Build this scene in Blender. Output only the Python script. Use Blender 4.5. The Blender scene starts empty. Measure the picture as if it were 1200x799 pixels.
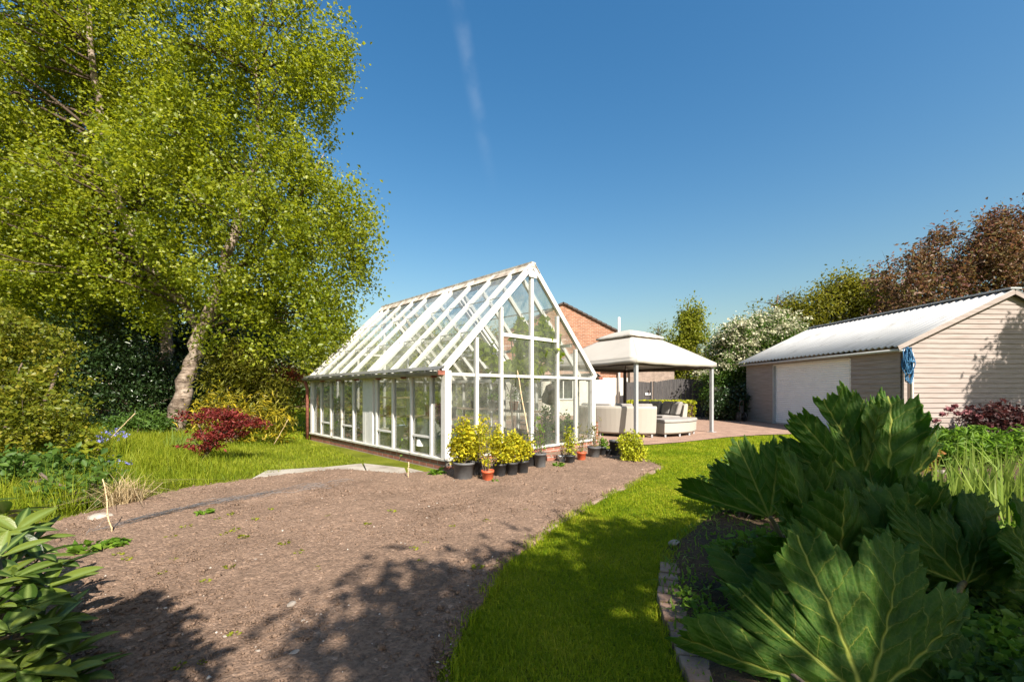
import bpy, bmesh, math, random
import numpy as np
from mathutils import Vector, Matrix
random.seed(7)
rng = np.random.default_rng(7)
scene = bpy.context.scene
COL = scene.collection
R = math.radians

# ------------------------------------------------------------------ camera, sky, sun, exposure
CAM_H, FPX, HOR = 1.3, 500.0, 457.5          # eye height (m); focal length and horizon of the 1200 px photograph
cd = bpy.data.cameras.new('camera')
cam = bpy.data.objects.new('camera', cd); COL.objects.link(cam)
cam.location = (0, 0, CAM_H); cam.rotation_euler = (R(90), 0, 0)
cd.sensor_width = 36; cd.lens = 36 * FPX / 1200; cd.shift_y = (HOR - 399.5) / 1200
cd.clip_start = 0.02; cd.clip_end = 3000
scene.camera = cam

SUN_AZ, SUN_EL = 28, 42                      # degrees: right of straight behind the camera, above the horizon
sdir = Vector((math.sin(R(SUN_AZ)) * math.cos(R(SUN_EL)), -math.cos(R(SUN_AZ)) * math.cos(R(SUN_EL)), math.sin(R(SUN_EL))))
world = bpy.data.worlds.new('World'); scene.world = world; world.use_nodes = True
wn, wl = world.node_tree.nodes, world.node_tree.links
wn.clear()
sky = wn.new('ShaderNodeTexSky'); sky.sky_type = 'NISHITA'; sky.sun_disc = False
sky.sun_elevation = R(SUN_EL); sky.sun_rotation = math.atan2(sdir.x, sdir.y)
sky.air_density = 1.6; sky.dust_density = 2.2; sky.ozone_density = 3.0
bg = wn.new('ShaderNodeBackground'); bg.inputs['Strength'].default_value = 0.064
wo = wn.new('ShaderNodeOutputWorld')
# thin vapour trail along a great circle of the sky
d1, d2 = Vector((-.134, 1, .93)), Vector((-.052, 1, .50))
nn = d1.cross(d2).normalized()
tc = wn.new('ShaderNodeTexCoord')
def wmath(op, a=None, b=None, c=None):
    n = wn.new('ShaderNodeMath'); n.operation = op
    for i, v in enumerate((a, b, c)):
        if v is None: continue
        if isinstance(v, (int, float)): n.inputs[i].default_value = v
        else: wl.new(v, n.inputs[i])
    return n.outputs[0]
dot = wn.new('ShaderNodeVectorMath'); dot.operation = 'DOT_PRODUCT'; dot.inputs[1].default_value = nn
wl.new(tc.outputs['Generated'], dot.inputs[0])
sep = wn.new('ShaderNodeSeparateXYZ'); wl.new(tc.outputs['Generated'], sep.inputs[0])
wnz = wn.new('ShaderNodeTexNoise'); wnz.inputs['Scale'].default_value = 17; wnz.inputs['Detail'].default_value = 5
wl.new(tc.outputs['Generated'], wnz.inputs['Vector'])
off = wmath('MULTIPLY_ADD', wnz.outputs[0], .012, -.006)
dd = wmath('ABSOLUTE', wmath('ADD', dot.outputs['Value'], off))
def wrange(v, a, b, c, d):
    n = wn.new('ShaderNodeMapRange'); n.interpolation_type = 'SMOOTHSTEP'
    wl.new(v, n.inputs[0])
    for i, x in enumerate((a, b, c, d)): n.inputs[i + 1].default_value = x
    return n.outputs[0]
m = wrange(dd, .0, .020, 1, 0)
m = wmath('MULTIPLY', m, wrange(sep.outputs['Z'], .40, .62, 0, 1))
m = wmath('MULTIPLY', m, wrange(sep.outputs['Y'], .2, .5, 0, 1))
m = wmath('MULTIPLY', m, wrange(wnz.outputs[0], .32, .66, .12, 1))
m = wmath('MULTIPLY', m, .10)
mx = wn.new('ShaderNodeMix'); mx.data_type = 'RGBA'
wl.new(m, mx.inputs[0]); hs = wn.new('ShaderNodeHueSaturation'); hs.inputs['Saturation'].default_value = 1.40; wl.new(sky.outputs[0], hs.inputs['Color']); wl.new(hs.outputs[0], mx.inputs[6]); mx.inputs[7].default_value = (5.5, 6.2, 7.0, 1)
wl.new(mx.outputs[2], bg.inputs['Color']); wl.new(bg.outputs[0], wo.inputs['Surface'])

sl = bpy.data.lights.new('sun', 'SUN'); sl.energy = 5.0; sl.angle = R(0.53); sl.color = (1, .92, .81)
sun = bpy.data.objects.new('sun', sl); COL.objects.link(sun)
sun.rotation_euler = sdir.to_track_quat('Z', 'Y').to_euler(); sun.location = (4, -6, 9)

scene.view_settings.view_transform = 'Standard'; scene.view_settings.look = 'None'
scene.view_settings.gamma = 1; scene.view_settings.use_curve_mapping = False
scene.view_settings.exposure = 1.3
scene.render.engine = 'CYCLES'
cy = scene.cycles
cy.use_denoising = True; cy.max_bounces = 8; cy.transparent_max_bounces = 24; cy.diffuse_bounces = 3
cy.glossy_bounces = 3; cy.transmission_bounces = 6; cy.caustics_reflective = False; cy.caustics_refractive = False
cy.sample_clamp_indirect = 6

# ------------------------------------------------------------------ helpers
def G(px, py):                               # photo pixel -> point of the ground
    Y = CAM_H * FPX / (py - HOR); return Vector(((px - 600) / FPX * Y, Y, 0))
def P(px, py, Y):                            # photo pixel at a distance -> point
    return Vector(((px - 600) / FPX * Y, Y, CAM_H - (py - HOR) / FPX * Y))

class MB:
    """collects shapes, then links them as one mesh object"""
    def __init__(s): s.v = []; s.f = []; s.m = []
    def add(s, vs, fs, mi=0):
        o = len(s.v); s.v += [tuple(v) for v in vs]; s.f += [[i + o for i in f] for f in fs]; s.m += [mi] * len(fs)
    def box(s, c, d, rz=0, mi=0, taper=1):
        cx, cy_, cz = c; x, y, z = d[0] / 2, d[1] / 2, d[2] / 2
        ca, sa = math.cos(rz), math.sin(rz); vs = []
        for k in (-1, 1):
            t = taper if k > 0 else 1
            for i, j in ((-1, -1), (1, -1), (1, 1), (-1, 1)):
                a, b = i * x * t, j * y * t
                vs.append((cx + a * ca - b * sa, cy_ + a * sa + b * ca, cz + k * z))
        s.add(vs, [(3, 2, 1, 0), (4, 5, 6, 7), (0, 1, 5, 4), (1, 2, 6, 5), (2, 3, 7, 6), (3, 0, 4, 7)], mi)
        return s
    def beam(s, a, b, w, h, up=(0, 0, 1), mi=0):
        a, b = Vector(a), Vector(b); d = (b - a).normalized(); up = Vector(up)
        if abs(d.dot(up)) > .98: up = Vector((0, 1, 0))
        x = d.cross(up).normalized(); u = x.cross(d).normalized()
        vs = [p + x * (i * w / 2) + u * (j * h / 2) for p in (a, b) for i, j in ((-1, -1), (1, -1), (1, 1), (-1, 1))]
        s.add(vs, [(3, 2, 1, 0), (4, 5, 6, 7), (0, 1, 5, 4), (1, 2, 6, 5), (2, 3, 7, 6), (3, 0, 4, 7)], mi)
        return s
    def tube(s, pts, rad, n=8, mi=0, cap=True):
        pts = [Vector(p) for p in pts]
        if isinstance(rad, (int, float)): rad = [rad] * len(pts)
        vs = []; ref = Vector((0.31, .95, .05))
        for i, p in enumerate(pts):
            d = (pts[min(i + 1, len(pts) - 1)] - pts[max(i - 1, 0)]).normalized()
            x = d.cross(ref)
            if x.length < .05: x = d.cross(Vector((1, 0, 0)))
            x.normalize(); y = d.cross(x)
            for k in range(n):
                a = 2 * math.pi * k / n
                vs.append(p + (x * math.cos(a) + y * math.sin(a)) * rad[i])
        fs = []
        for i in range(len(pts) - 1):
            for k in range(n):
                fs.append((i * n + k, i * n + (k + 1) % n, (i + 1) * n + (k + 1) % n, (i + 1) * n + k))
        if cap: fs += [tuple(range(n - 1, -1, -1)), tuple(range((len(pts) - 1) * n, len(pts) * n))]
        s.add(vs, fs, mi); return s
    def lathe(s, prof, c=(0, 0, 0), n=20, mi=0):
        vs = []; fs = []
        for r, z in prof:
            for k in range(n):
                a = 2 * math.pi * k / n; vs.append((c[0] + r * math.cos(a), c[1] + r * math.sin(a), c[2] + z))
        for i in range(len(prof) - 1):
            for k in range(n):
                fs.append((i * n + k, i * n + (k + 1) % n, (i + 1) * n + (k + 1) % n, (i + 1) * n + k))
        s.add(vs, fs, mi); return s
    def build(s, name, mat, parent=None, smooth=False, bevel=0, loc=None):
        me = bpy.data.meshes.new(name); me.from_pydata(s.v, [], s.f)
        mats = mat if isinstance(mat, (list, tuple)) else [mat]
        for m_ in mats: me.materials.append(m_)
        if len(mats) > 1: me.polygons.foreach_set('material_index', s.m)
        if smooth: me.polygons.foreach_set('use_smooth', [True] * len(me.polygons))
        me.update()
        return link(name, me, parent, bevel, loc)

def link(name, me, parent=None, bevel=0, loc=None):
    o = bpy.data.objects.new(name, me); COL.objects.link(o)
    if parent: o.parent = parent
    if loc is not None: o.location = loc
    if bevel:
        b = o.modifiers.new('bevel', 'BEVEL'); b.width = bevel; b.segments = 2; b.limit_method = 'ANGLE'
    return o

def mesh_np(name, V, polys, mat, parent=None, smooth=False, attrs=None):
    """V (n,3); polys: list of integer arrays (m,k)"""
    me = bpy.data.meshes.new(name)
    me.vertices.add(len(V)); me.vertices.foreach_set('co', np.asarray(V, np.float32).ravel())
    loops = np.concatenate([p.ravel() for p in polys]).astype(np.int32)
    tot = np.concatenate([np.full(len(p), p.shape[1], np.int32) for p in polys])
    start = np.concatenate([[0], np.cumsum(tot)[:-1]]).astype(np.int32)
    me.loops.add(len(loops)); me.loops.foreach_set('vertex_index', loops)
    me.polygons.add(len(tot)); me.polygons.foreach_set('loop_start', start); me.polygons.foreach_set('loop_total', tot)
    if smooth: me.polygons.foreach_set('use_smooth', np.ones(len(tot), bool))
    me.materials.append(mat); me.update(calc_edges=True)
    for k, a in (attrs or {}).items():
        at = me.attributes.new(k, 'FLOAT', 'POINT'); at.data.foreach_set('value', np.asarray(a, np.float32).ravel())
    return link(name, me, parent)

def tag(o, label, cat, group=None):
    o['label'] = label; o['category'] = cat
    if group: o['group'] = group
    return o
def thing(name, label, cat, loc=(0, 0, 0), rz=0, group=None):
    o = bpy.data.objects.new(name, None); COL.objects.link(o)
    o.location = loc; o.rotation_euler = (0, 0, rz); o.empty_display_size = .2
    return tag(o, label, cat, group)
def struct(o): o['kind'] = 'structure'; return o
def stuff(o, label, cat): o['kind'] = 'stuff'; return tag(o, label, cat)
def dup(root, loc, rz=None, sc=None, label=None):
    r = root.copy(); COL.objects.link(r); r.location = loc
    if rz is not None: r.rotation_euler = (0, 0, rz)
    if sc is not None: r.scale = (sc, sc, sc)
    if label: r['label'] = label
    for ch in list(root.children):
        c = ch.copy(); COL.objects.link(c); c.parent = r
        for g in list(ch.children):
            d = g.copy(); COL.objects.link(d); d.parent = c
    return r

# value noise in numpy
_perm = rng.random((64, 64, 64)).astype(np.float32)
def vnoise(p):
    p = np.asarray(p, np.float32); i = np.floor(p).astype(int); f = p - i; f = f * f * (3 - 2 * f); i &= 63
    x0, y0, z0 = i[..., 0], i[..., 1], i[..., 2]; x1, y1, z1 = (x0 + 1) & 63, (y0 + 1) & 63, (z0 + 1) & 63
    fx, fy, fz = f[..., 0], f[..., 1], f[..., 2]
    a = _perm[x0, y0, z0] * (1 - fx) + _perm[x1, y0, z0] * fx; b = _perm[x0, y1, z0] * (1 - fx) + _perm[x1, y1, z0] * fx
    c = _perm[x0, y0, z1] * (1 - fx) + _perm[x1, y0, z1] * fx; d = _perm[x0, y1, z1] * (1 - fx) + _perm[x1, y1, z1] * fx
    return (a * (1 - fy) + b * fy) * (1 - fz) + (c * (1 - fy) + d * fy) * fz

# ------------------------------------------------------------------ materials
def nodes(name):
    m_ = bpy.data.materials.new(name); m_.use_nodes = True
    nt = m_.node_tree; b = nt.nodes['Principled BSDF']; return m_, nt.nodes, nt.links, b
def ramp(n, l, src, stops):
    r = n.new('ShaderNodeValToRGB'); l.new(src, r.inputs[0])
    while len(r.color_ramp.elements) < len(stops): r.color_ramp.elements.new(.5)
    for e, (p, c) in zip(r.color_ramp.elements, stops): e.position = p; e.color = (*c, 1) if len(c) == 3 else c
    return r.outputs[0]
def noise(n, l, vec, scale, detail=6, rough=.6):
    t = n.new('ShaderNodeTexNoise'); t.inputs['Scale'].default_value = scale; t.inputs['Detail'].default_value = detail
    t.inputs['Roughness'].default_value = rough
    if vec is not None: l.new(vec, t.inputs['Vector'])
    return t.outputs[0]
def mapping(n, l, sc=(1, 1, 1), coord='Object'):
    t = n.new('ShaderNodeTexCoord'); mp = n.new('ShaderNodeMapping'); mp.inputs['Scale'].default_value = sc
    l.new(t.outputs[coord], mp.inputs[0]); return mp.outputs[0]
def bump(n, l, b, src, strength=.3, dist=.02):
    bp = n.new('ShaderNodeBump'); bp.inputs['Strength'].default_value = strength; bp.inputs['Distance'].default_value = dist
    l.new(src, bp.inputs['Height']); l.new(bp.outputs[0], b.inputs['Normal']); return bp
def M(name, stops, scale=6, rough=.7, sc=(1, 1, 1), bmp=0, bscale=60, spec=.3, metal=0, detail=6, bdist=.01):
    """noise-coloured surface; stops: list of colours or (position, colour)"""
    m_, n, l, b = nodes(name)
    if not isinstance(stops[0][1], (tuple, list)): stops = [(.3 + .4 * i / max(1, len(stops) - 1), c) for i, c in enumerate(stops)]
    v = mapping(n, l, sc)
    l.new(ramp(n, l, noise(n, l, v, scale, detail), stops), b.inputs['Base Color'])
    b.inputs['Roughness'].default_value = rough; b.inputs['Specular IOR Level'].default_value = spec; b.inputs['Metallic'].default_value = metal
    if bmp: bump(n, l, b, noise(n, l, v, bscale, 5), bmp, bdist)
    return m_
def leafmat(name, stops, trans=(.25, .35, .03), tfac=.38, rough=.5, nscale=.8, spec=.22, isl=.55):
    """leaf: colour differs leaf by leaf and clump by clump; light passes through"""
    m_, n, l, b = nodes(name)
    g = n.new('ShaderNodeNewGeometry')
    v = mapping(n, l)
    nz = noise(n, l, v, nscale, 3)
    mixf = n.new('ShaderNodeMath'); mixf.operation = 'MULTIPLY_ADD'; l.new(g.outputs['Random Per Island'], mixf.inputs[0]); mixf.inputs[1].default_value = isl
    sub = n.new('ShaderNodeMath'); sub.operation = 'MULTIPLY_ADD'; l.new(nz, sub.inputs[0]); sub.inputs[1].default_value = 1.2; sub.inputs[2].default_value = -.6 + .5 - isl / 2
    l.new(sub.outputs[0], mixf.inputs[2])
    k = len(stops); col = ramp(n, l, mixf.outputs[0], [((i + .3) / (k - .4), c) for i, c in enumerate(stops)])
    l.new(col, b.inputs['Base Color']); b.inputs['Roughness'].default_value = rough; b.inputs['Specular IOR Level'].default_value = spec
    t = n.new('ShaderNodeBsdfTranslucent')
    mc = n.new('ShaderNodeMix'); mc.data_type = 'RGBA'; mc.inputs[0].default_value = .6; l.new(col, mc.inputs[6]); mc.inputs[7].default_value = (*trans, 1)
    l.new(mc.outputs[2], t.inputs[0])
    ms = n.new('ShaderNodeMixShader'); ms.inputs[0].default_value = tfac
    l.new(b.outputs[0], ms.inputs[1]); l.new(t.outputs[0], ms.inputs[2])
    l.new(ms.outputs[0], n['Material Output'].inputs[0]); return m_
def brickmat(name, c1, c2, mortar, axes='xz', bw=.225, bh=.075, ms=.01, offset=.5, bmp=.4, extra=None):
    m_, n, l, b = nodes(name)
    t = n.new('ShaderNodeTexCoord'); s = n.new('ShaderNodeSeparateXYZ'); l.new(t.outputs['Object'], s.inputs[0])
    c = n.new('ShaderNodeCombineXYZ'); l.new(s.outputs['xyz'.index(axes[0])], c.inputs[0]); l.new(s.outputs['xyz'.index(axes[1])], c.inputs[1])
    br = n.new('ShaderNodeTexBrick'); l.new(c.outputs[0], br.inputs['Vector'])
    br.inputs['Scale'].default_value = 1; br.inputs['Brick Width'].default_value = bw; br.inputs['Row Height'].default_value = bh
    br.inputs['Mortar Size'].default_value = ms; br.inputs['Color1'].default_value = (*c1, 1); br.inputs['Color2'].default_value = (*c2, 1)
    br.inputs['Mortar'].default_value = (*mortar, 1); br.offset = offset; br.inputs['Mortar Smooth'].default_value = .3
    nz = noise(n, l, t.outputs['Object'], 3.2, 8, .7)
    mc = n.new('ShaderNodeMix'); mc.data_type = 'RGBA'; mc.blend_type = 'MULTIPLY'; mc.inputs[0].default_value = .8
    l.new(br.outputs[0], mc.inputs[6]); l.new(ramp(n, l, nz, [(.3, (.6, .58, .56)), (.65, (1.15, 1.1, 1.08))]), mc.inputs[7])
    l.new(mc.outputs[2], b.inputs['Base Color']); b.inputs['Roughness'].default_value = .9; b.inputs['Specular IOR Level'].default_value = .15
    mt = n.new('ShaderNodeMath'); mt.operation = 'MULTIPLY_ADD'; l.new(br.outputs['Fac'], mt.inputs[0]); mt.inputs[1].default_value = -1
    l.new(noise(n, l, t.outputs['Object'], 70, 4), mt.inputs[2])
    bump(n, l, b, mt.outputs[0], bmp, .008); return m_
def glassmat(name, tint=(.93, .97, .95), dirt=.05, refl=1.0):
    m_, n, l, b = nodes(name)
    tr = n.new('ShaderNodeBsdfTransparent'); tr.inputs[0].default_value = (*tint, 1)
    gl = n.new('ShaderNodeBsdfGlossy'); gl.inputs['Roughness'].default_value = .02
    fr = n.new('ShaderNodeFresnel'); fr.inputs[0].default_value = 1.5
    fm = n.new('ShaderNodeMath'); fm.operation = 'MULTIPLY'; l.new(fr.outputs[0], fm.inputs[0]); fm.inputs[1].default_value = refl
    m1 = n.new('ShaderNodeMixShader'); l.new(fm.outputs[0], m1.inputs[0]); l.new(tr.outputs[0], m1.inputs[1]); l.new(gl.outputs[0], m1.inputs[2])
    df = n.new('ShaderNodeBsdfDiffuse'); df.inputs[0].default_value = (.55, .56, .48, 1)
    v = mapping(n, l, (1, 1, .5)); nz = noise(n, l, v, 2.2, 7, .7)
    r = n.new('ShaderNodeMapRange'); l.new(nz, r.inputs[0]); r.inputs[1].default_value = .35; r.inputs[2].default_value = .75
    r.inputs[3].default_value = dirt * .3; r.inputs[4].default_value = dirt * 2.2
    m2 = n.new('ShaderNodeMixShader'); l.new(r.outputs[0], m2.inputs[0]); l.new(m1.outputs[0], m2.inputs[1]); l.new(df.outputs[0], m2.inputs[2])
    l.new(m2.outputs[0], n['Material Output'].inputs[0]); return m_

WHITE = M('white_paint', [(.25, (.40, .38, .33)), (.40, (.56, .55, .52)), (.8, (.61, .60, .575))], 9, .55, (1, 1, 1), .15, 80)
WHITE_OLD = M('weathered_white_paint', [(.32, (.20, .175, .14)), (.45, (.48, .46, .41)), (.8, (.58, .56, .52))], 7, .7, (1, 1, 1), .25, 60)
RUST = M('rusty_iron', [(.10, .035, .025), (.22, .075, .05), (.30, .13, .09)], 14, .8, bmp=.3)
ZINC = M('grey_zinc', [(.07, .07, .065), (.11, .11, .10), (.18, .17, .15)], 5, .45, spec=.5, metal=.2)
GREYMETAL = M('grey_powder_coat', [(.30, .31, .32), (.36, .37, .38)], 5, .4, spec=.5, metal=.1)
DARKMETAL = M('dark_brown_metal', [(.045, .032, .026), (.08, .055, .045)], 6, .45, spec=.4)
BLACKPL = M('black_plastic', [(.018, .018, .019), (.04, .04, .042)], 9, .5, spec=.4, bmp=.1)
GREYPL = M('dusty_grey_plastic', [(.07, .07, .072), (.13, .13, .132)], 6, .6, spec=.35)
PALEPL = M('pale_grey_plastic', [(.40, .41, .42), (.52, .53, .53)], 6, .5)
ORANGEPL = M('terracotta_plastic', [(.42, .085, .035), (.55, .12, .05)], 7, .5)
TEALPL = M('teal_plastic', [(.02, .14, .12), (.03, .20, .17)], 6, .4)
BLUEPL = M('pale_blue_plastic', [(.35, .48, .62), (.55, .62, .70)], 6, .4)
POTSOIL = M('potting_compost', [(.03, .02, .014), (.07, .05, .035)], 40, .95, bmp=.6, bscale=120)
SOIL = None
WOOD = M('bare_wood', [(.20, .13, .08), (.33, .24, .16), (.42, .32, .22)], 5, .8, (6, 6, .6), .25, 50)
CANE = M('bamboo_cane', [(.40, .28, .15), (.55, .42, .26)], 12, .6, (1, 1, .4))
FABRIC = M('cream_canvas', [(.52, .49, .44), (.58, .55, .50)], 1.6, .9, bmp=.12, bscale=400)
def canvas(o):
    nt = o.node_tree; n, l = nt.nodes, nt.links; b_ = n['Principled BSDF']; t = n.new('ShaderNodeBsdfTranslucent'); t.inputs[0].default_value = (.62, .57, .48, 1)
    ms = n.new('ShaderNodeMixShader'); ms.inputs[0].default_value = .38; l.new(b_.outputs[0], ms.inputs[1]); l.new(t.outputs[0], ms.inputs[2]); l.new(ms.outputs[0], n['Material Output'].inputs[0]); return o
canvas(FABRIC)
CUSHION = M('grey_cushion_fabric', [(.22, .205, .19), (.28, .265, .25)], 4, .95, bmp=.2, bscale=300)
ROPE = M('blue_rope', [(.012, .05, .13), (.03, .12, .24), (.08, .24, .36)], 30, .7, bmp=.5, bscale=250)

def rattanmat():
    m_, n, l, b = nodes('pale_rattan')
    v = mapping(n, l, (1, 1, 1)); w = n.new('ShaderNodeTexWave'); w.bands_direction = 'Z'; w.inputs['Scale'].default_value = 18
    w.inputs['Distortion'].default_value = 1.5; l.new(v, w.inputs['Vector'])
    l.new(ramp(n, l, w.outputs[0], [(.1, (.28, .25, .21)), (.6, (.42, .39, .34))]), b.inputs['Base Color'])
    b.inputs['Roughness'].default_value = .7; bump(n, l, b, w.outputs[0], .35, .006); return m_
RATTAN = rattanmat()

# ------------------------------------------------------------------ foliage builders
def leaf_arrays(C, size, ratio=.6, up=.3, var=.35, fold=.18, axis=None):
    """one folded rhombic leaf of two triangles at every point of C"""
    n = len(C); C = np.asarray(C)
    nrm = rng.normal(size=(n, 3)); nrm[:, 2] += up * 2.2; nrm /= np.linalg.norm(nrm, axis=1)[:, None]
    d = rng.normal(size=(n, 3)) if axis is None else axis + rng.normal(size=(n, 3)) * .35
    d -= nrm * (d * nrm).sum(1)[:, None]; d /= np.linalg.norm(d, axis=1)[:, None] + 1e-9
    s = np.cross(nrm, d)
    L = size * (1 + var * rng.normal(size=n).clip(-1.6, 1.8)); L = L[:, None]; W = L * ratio
    V = np.empty((n, 4, 3))
    V[:, 0] = C - d * L * .5; V[:, 1] = C + s * W * .5 + nrm * L * fold; V[:, 2] = C + d * L * .5; V[:, 3] = C - s * W * .5 + nrm * L * fold
    i = np.arange(n)[:, None] * 4
    return V.reshape(-1, 3), np.concatenate([i + [0, 1, 2], i + [0, 2, 3]])
def leaves(name, C, size, mat, parent=None, origin=(0, 0, 0), **k):
    V, F = leaf_arrays(np.asarray(C) - np.asarray(origin), size, **k)
    return mesh_np(name, V, [F], mat, parent)
def in_ellipsoids(ells, n, power=.45):
    w = np.array([e[1][0] * e[1][1] * e[1][2] for e in ells]) ** .8; w /= w.sum()
    k = rng.choice(len(ells), n, p=w)
    c = np.array([tuple(e[0]) for e in ells])[k]; r = np.array([tuple(e[1]) for e in ells])[k]
    d = rng.normal(size=(n, 3)); d /= np.linalg.norm(d, axis=1)[:, None]
    return c + r * d * (rng.random(n) ** power)[:, None]
def clumps(centers, per, rad, droop=0, flat=1.0):
    n = len(centers); k = rng.poisson(per, n); idx = np.repeat(np.arange(n), k)
    rr = (rad * rng.uniform(.55, 1.35, n))[idx]
    o = rng.normal(size=(len(idx), 3)) * .55 * rr[:, None]; o[:, 2] *= flat
    if droop:
        t = rng.random(len(idx)); o[:, 2] -= droop * t; o[:, :2] *= (.35 + .65 * (1 - t))[:, None] if False else 1
    return np.asarray(centers)[idx] + o
def curve_pts(a, b, sag, n=6):
    a, b = Vector(a), Vector(b); c = (a + b) / 2 + Vector((0, 0, sag)) + Vector((random.uniform(-.1, .1), random.uniform(-.1, .1), 0)) * (b - a).length
    return [(1 - t) ** 2 * a + 2 * t * (1 - t) * c + t * t * b for t in [i / (n - 1) for i in range(n)]]
def tree(name, label, cat, trunks, ells, nclump, per, crad, lsize, lmat, bark, nbr=20, group=None, droop=0, power=.45, gaps=.0,
         ratio=.6, up=.3, flat=1.0, brad=.035, lowbr=0, clear=0, keepout=None, extra=None, gapscale=.9):
    """trunks: list of lists of (x,y,z,radius); ells: crown ellipsoids; > trunk, crown"""
    base = Vector(trunks[0][0][:3]); root = thing(name, label, cat, base, 0, group)
    mb = MB(); joints = []
    for t in trunks:
        pts = [Vector(p[:3]) for p in t]; rad = [p[3] for p in t]
        P2, R2 = [], []
        for i in range(len(pts) - 1):                        # wobble between the given joints
            for q in range(4):
                f = q / 4; p = pts[i].lerp(pts[i + 1], f)
                if i or q: p = p + Vector((random.uniform(-1, 1), random.uniform(-1, 1), 0)) * rad[i] * .35
                P2.append(p); R2.append(rad[i] * (1 - f) + rad[i + 1] * f)
        P2.append(pts[-1]); R2.append(rad[-1])
        mb.tube([p - base for p in P2], R2, 9); joints += list(zip(P2, R2))
    mats = [bark, BRANCHBARK]; cs = in_ellipsoids(ells, int(nclump / (1 - gaps)), power)
    if gaps:
        v = vnoise(cs * gapscale + 11.3); cs = cs[v > np.quantile(v, gaps)]
    if clear:                                                # let the stems show: thin the clumps that crowd them on the open side
        kill = np.zeros(len(cs), bool)
        for q, r in joints:
            if r > .05: kill |= (np.hypot(cs[:, 0] - q.x + .12 * (q.y - cs[:, 1]) * np.sign(q.x), cs[:, 2] - q.z) < clear + r) & (cs[:, 1] < q.y + .3)
        cs = cs[~(kill & (rng.random(len(cs)) < .88))]
    if keepout:                                              # a gap in the crown where the light falls through
        a_, d_, rr_ = keepout; w_ = cs - np.array(a_); t_ = w_ @ np.array(d_)
        cs = cs[np.linalg.norm(w_ - t_[:, None] * np.array(d_), axis=1) > rr_]
    for k in rng.choice(len(cs), min(nbr, len(cs)), replace=False):
        c = Vector(cs[k]); js = [j for j in joints if base.z + lowbr < j[0].z < c.z - .1 * (c - j[0]).length] or joints[-3:]
        p, r = min(js, key=lambda j: (c - j[0]).length * random.uniform(.8, 1.3))
        q = curve_pts(p - base, c - base, .12 * (c - p).length, 7); r0 = min(brad, r * .7)
        mb.tube(q, [r0 * (1 - .8 * i / 6) for i in range(7)], 5, 1)
        for w in range(2):
            e = c + Vector((random.uniform(-1, 1), random.uniform(-1, 1), random.uniform(-.6, .8))) * crad * 2.2
            mb.tube(curve_pts(q[random.randint(3, 5)], e - base, .05, 4), [r0 * .4, r0 * .3, r0 * .2, r0 * .1], 4, 1)
    mb.build('trunk', mats, root, True)
    L = clumps(cs, per, crad, droop, flat)
    if extra is not None: L = np.concatenate([L, extra])
    leaves('crown', L, lsize, lmat, root, base, ratio=ratio, up=up)
    return root, cs
def blades(name, pos, h, w, mat, parent=None, lean=.35, hv=.35, origin=(0, 0, 0), smooth=False):
    n = len(pos); pos = np.asarray(pos, float) - np.asarray(origin); h = np.broadcast_to(h, n) * (1 + hv * rng.normal(size=n).clip(-1.8, 2))
    a = rng.uniform(0, 2 * np.pi, n); s = np.stack([np.cos(a), np.sin(a), 0 * a], 1)
    b = a + np.pi / 2 + rng.normal(size=n) * .6; ln = lean * np.abs(rng.normal(size=n)); o = np.stack([np.cos(b), np.sin(b), 0 * a], 1) * (ln * h)[:, None]
    z = np.zeros((n, 3)); z[:, 2] = h; W = np.broadcast_to(w, n)[:, None] * .5
    V = np.empty((n, 5, 3)); V[:, 0] = pos - s * W; V[:, 1] = pos + s * W
    mid = pos + z * .55 + o * .3; V[:, 2] = mid + s * W * .8; V[:, 3] = mid - s * W * .8
    V[:, 4] = pos + z * (1 - .3 * np.minimum(ln, 1.5) ** 2)[:, None] + o
    i = np.arange(n)[:, None] * 5
    return mesh_np(name, V.reshape(-1, 3), [i + [0, 1, 2, 3], i + [3, 2, 4]], mat, parent)
def poly_mask(poly, x, y):
    inside = np.zeros(x.shape, bool); n = len(poly)
    for i in range(n):
        x1, y1 = poly[i][:2]; x2, y2 = poly[(i + 1) % n][:2]
        c = ((y1 > y) != (y2 > y)) & (x < (x2 - x1) * (y - y1) / (y2 - y1 + 1e-12) + x1); inside ^= c
    return inside
def poly_dist(poly, x, y):
    d = np.full(x.shape, 1e9); n = len(poly)
    for i in range(n):
        a = np.array(poly[i][:2]); b = np.array(poly[(i + 1) % n][:2]); e = b - a
        t = np.clip(((x - a[0]) * e[0] + (y - a[1]) * e[1]) / (e @ e + 1e-12), 0, 1)
        d = np.minimum(d, np.hypot(x - a[0] - t * e[0], y - a[1] - t * e[1]))
    return d
def scatter(poly, n, near=None, margin=0):
    """n points in the polygon; near=d0 makes the density fall with distance from the camera beyond d0"""
    xs = [p[0] for p in poly]; ys = [p[1] for p in poly]; out = []; tot = 0
    while tot < n:
        x = rng.uniform(min(xs), max(xs), n * 3); y = rng.uniform(min(ys), max(ys), n * 3)
        k = poly_mask(poly, x, y)
        if near: k &= rng.random(len(x)) < np.minimum(1, (near / np.maximum(np.hypot(x, y), .1)) ** 1.6)
        out.append(np.stack([x[k], y[k]], 1)); tot += k.sum()
    return np.concatenate(out)[:n]

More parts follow.
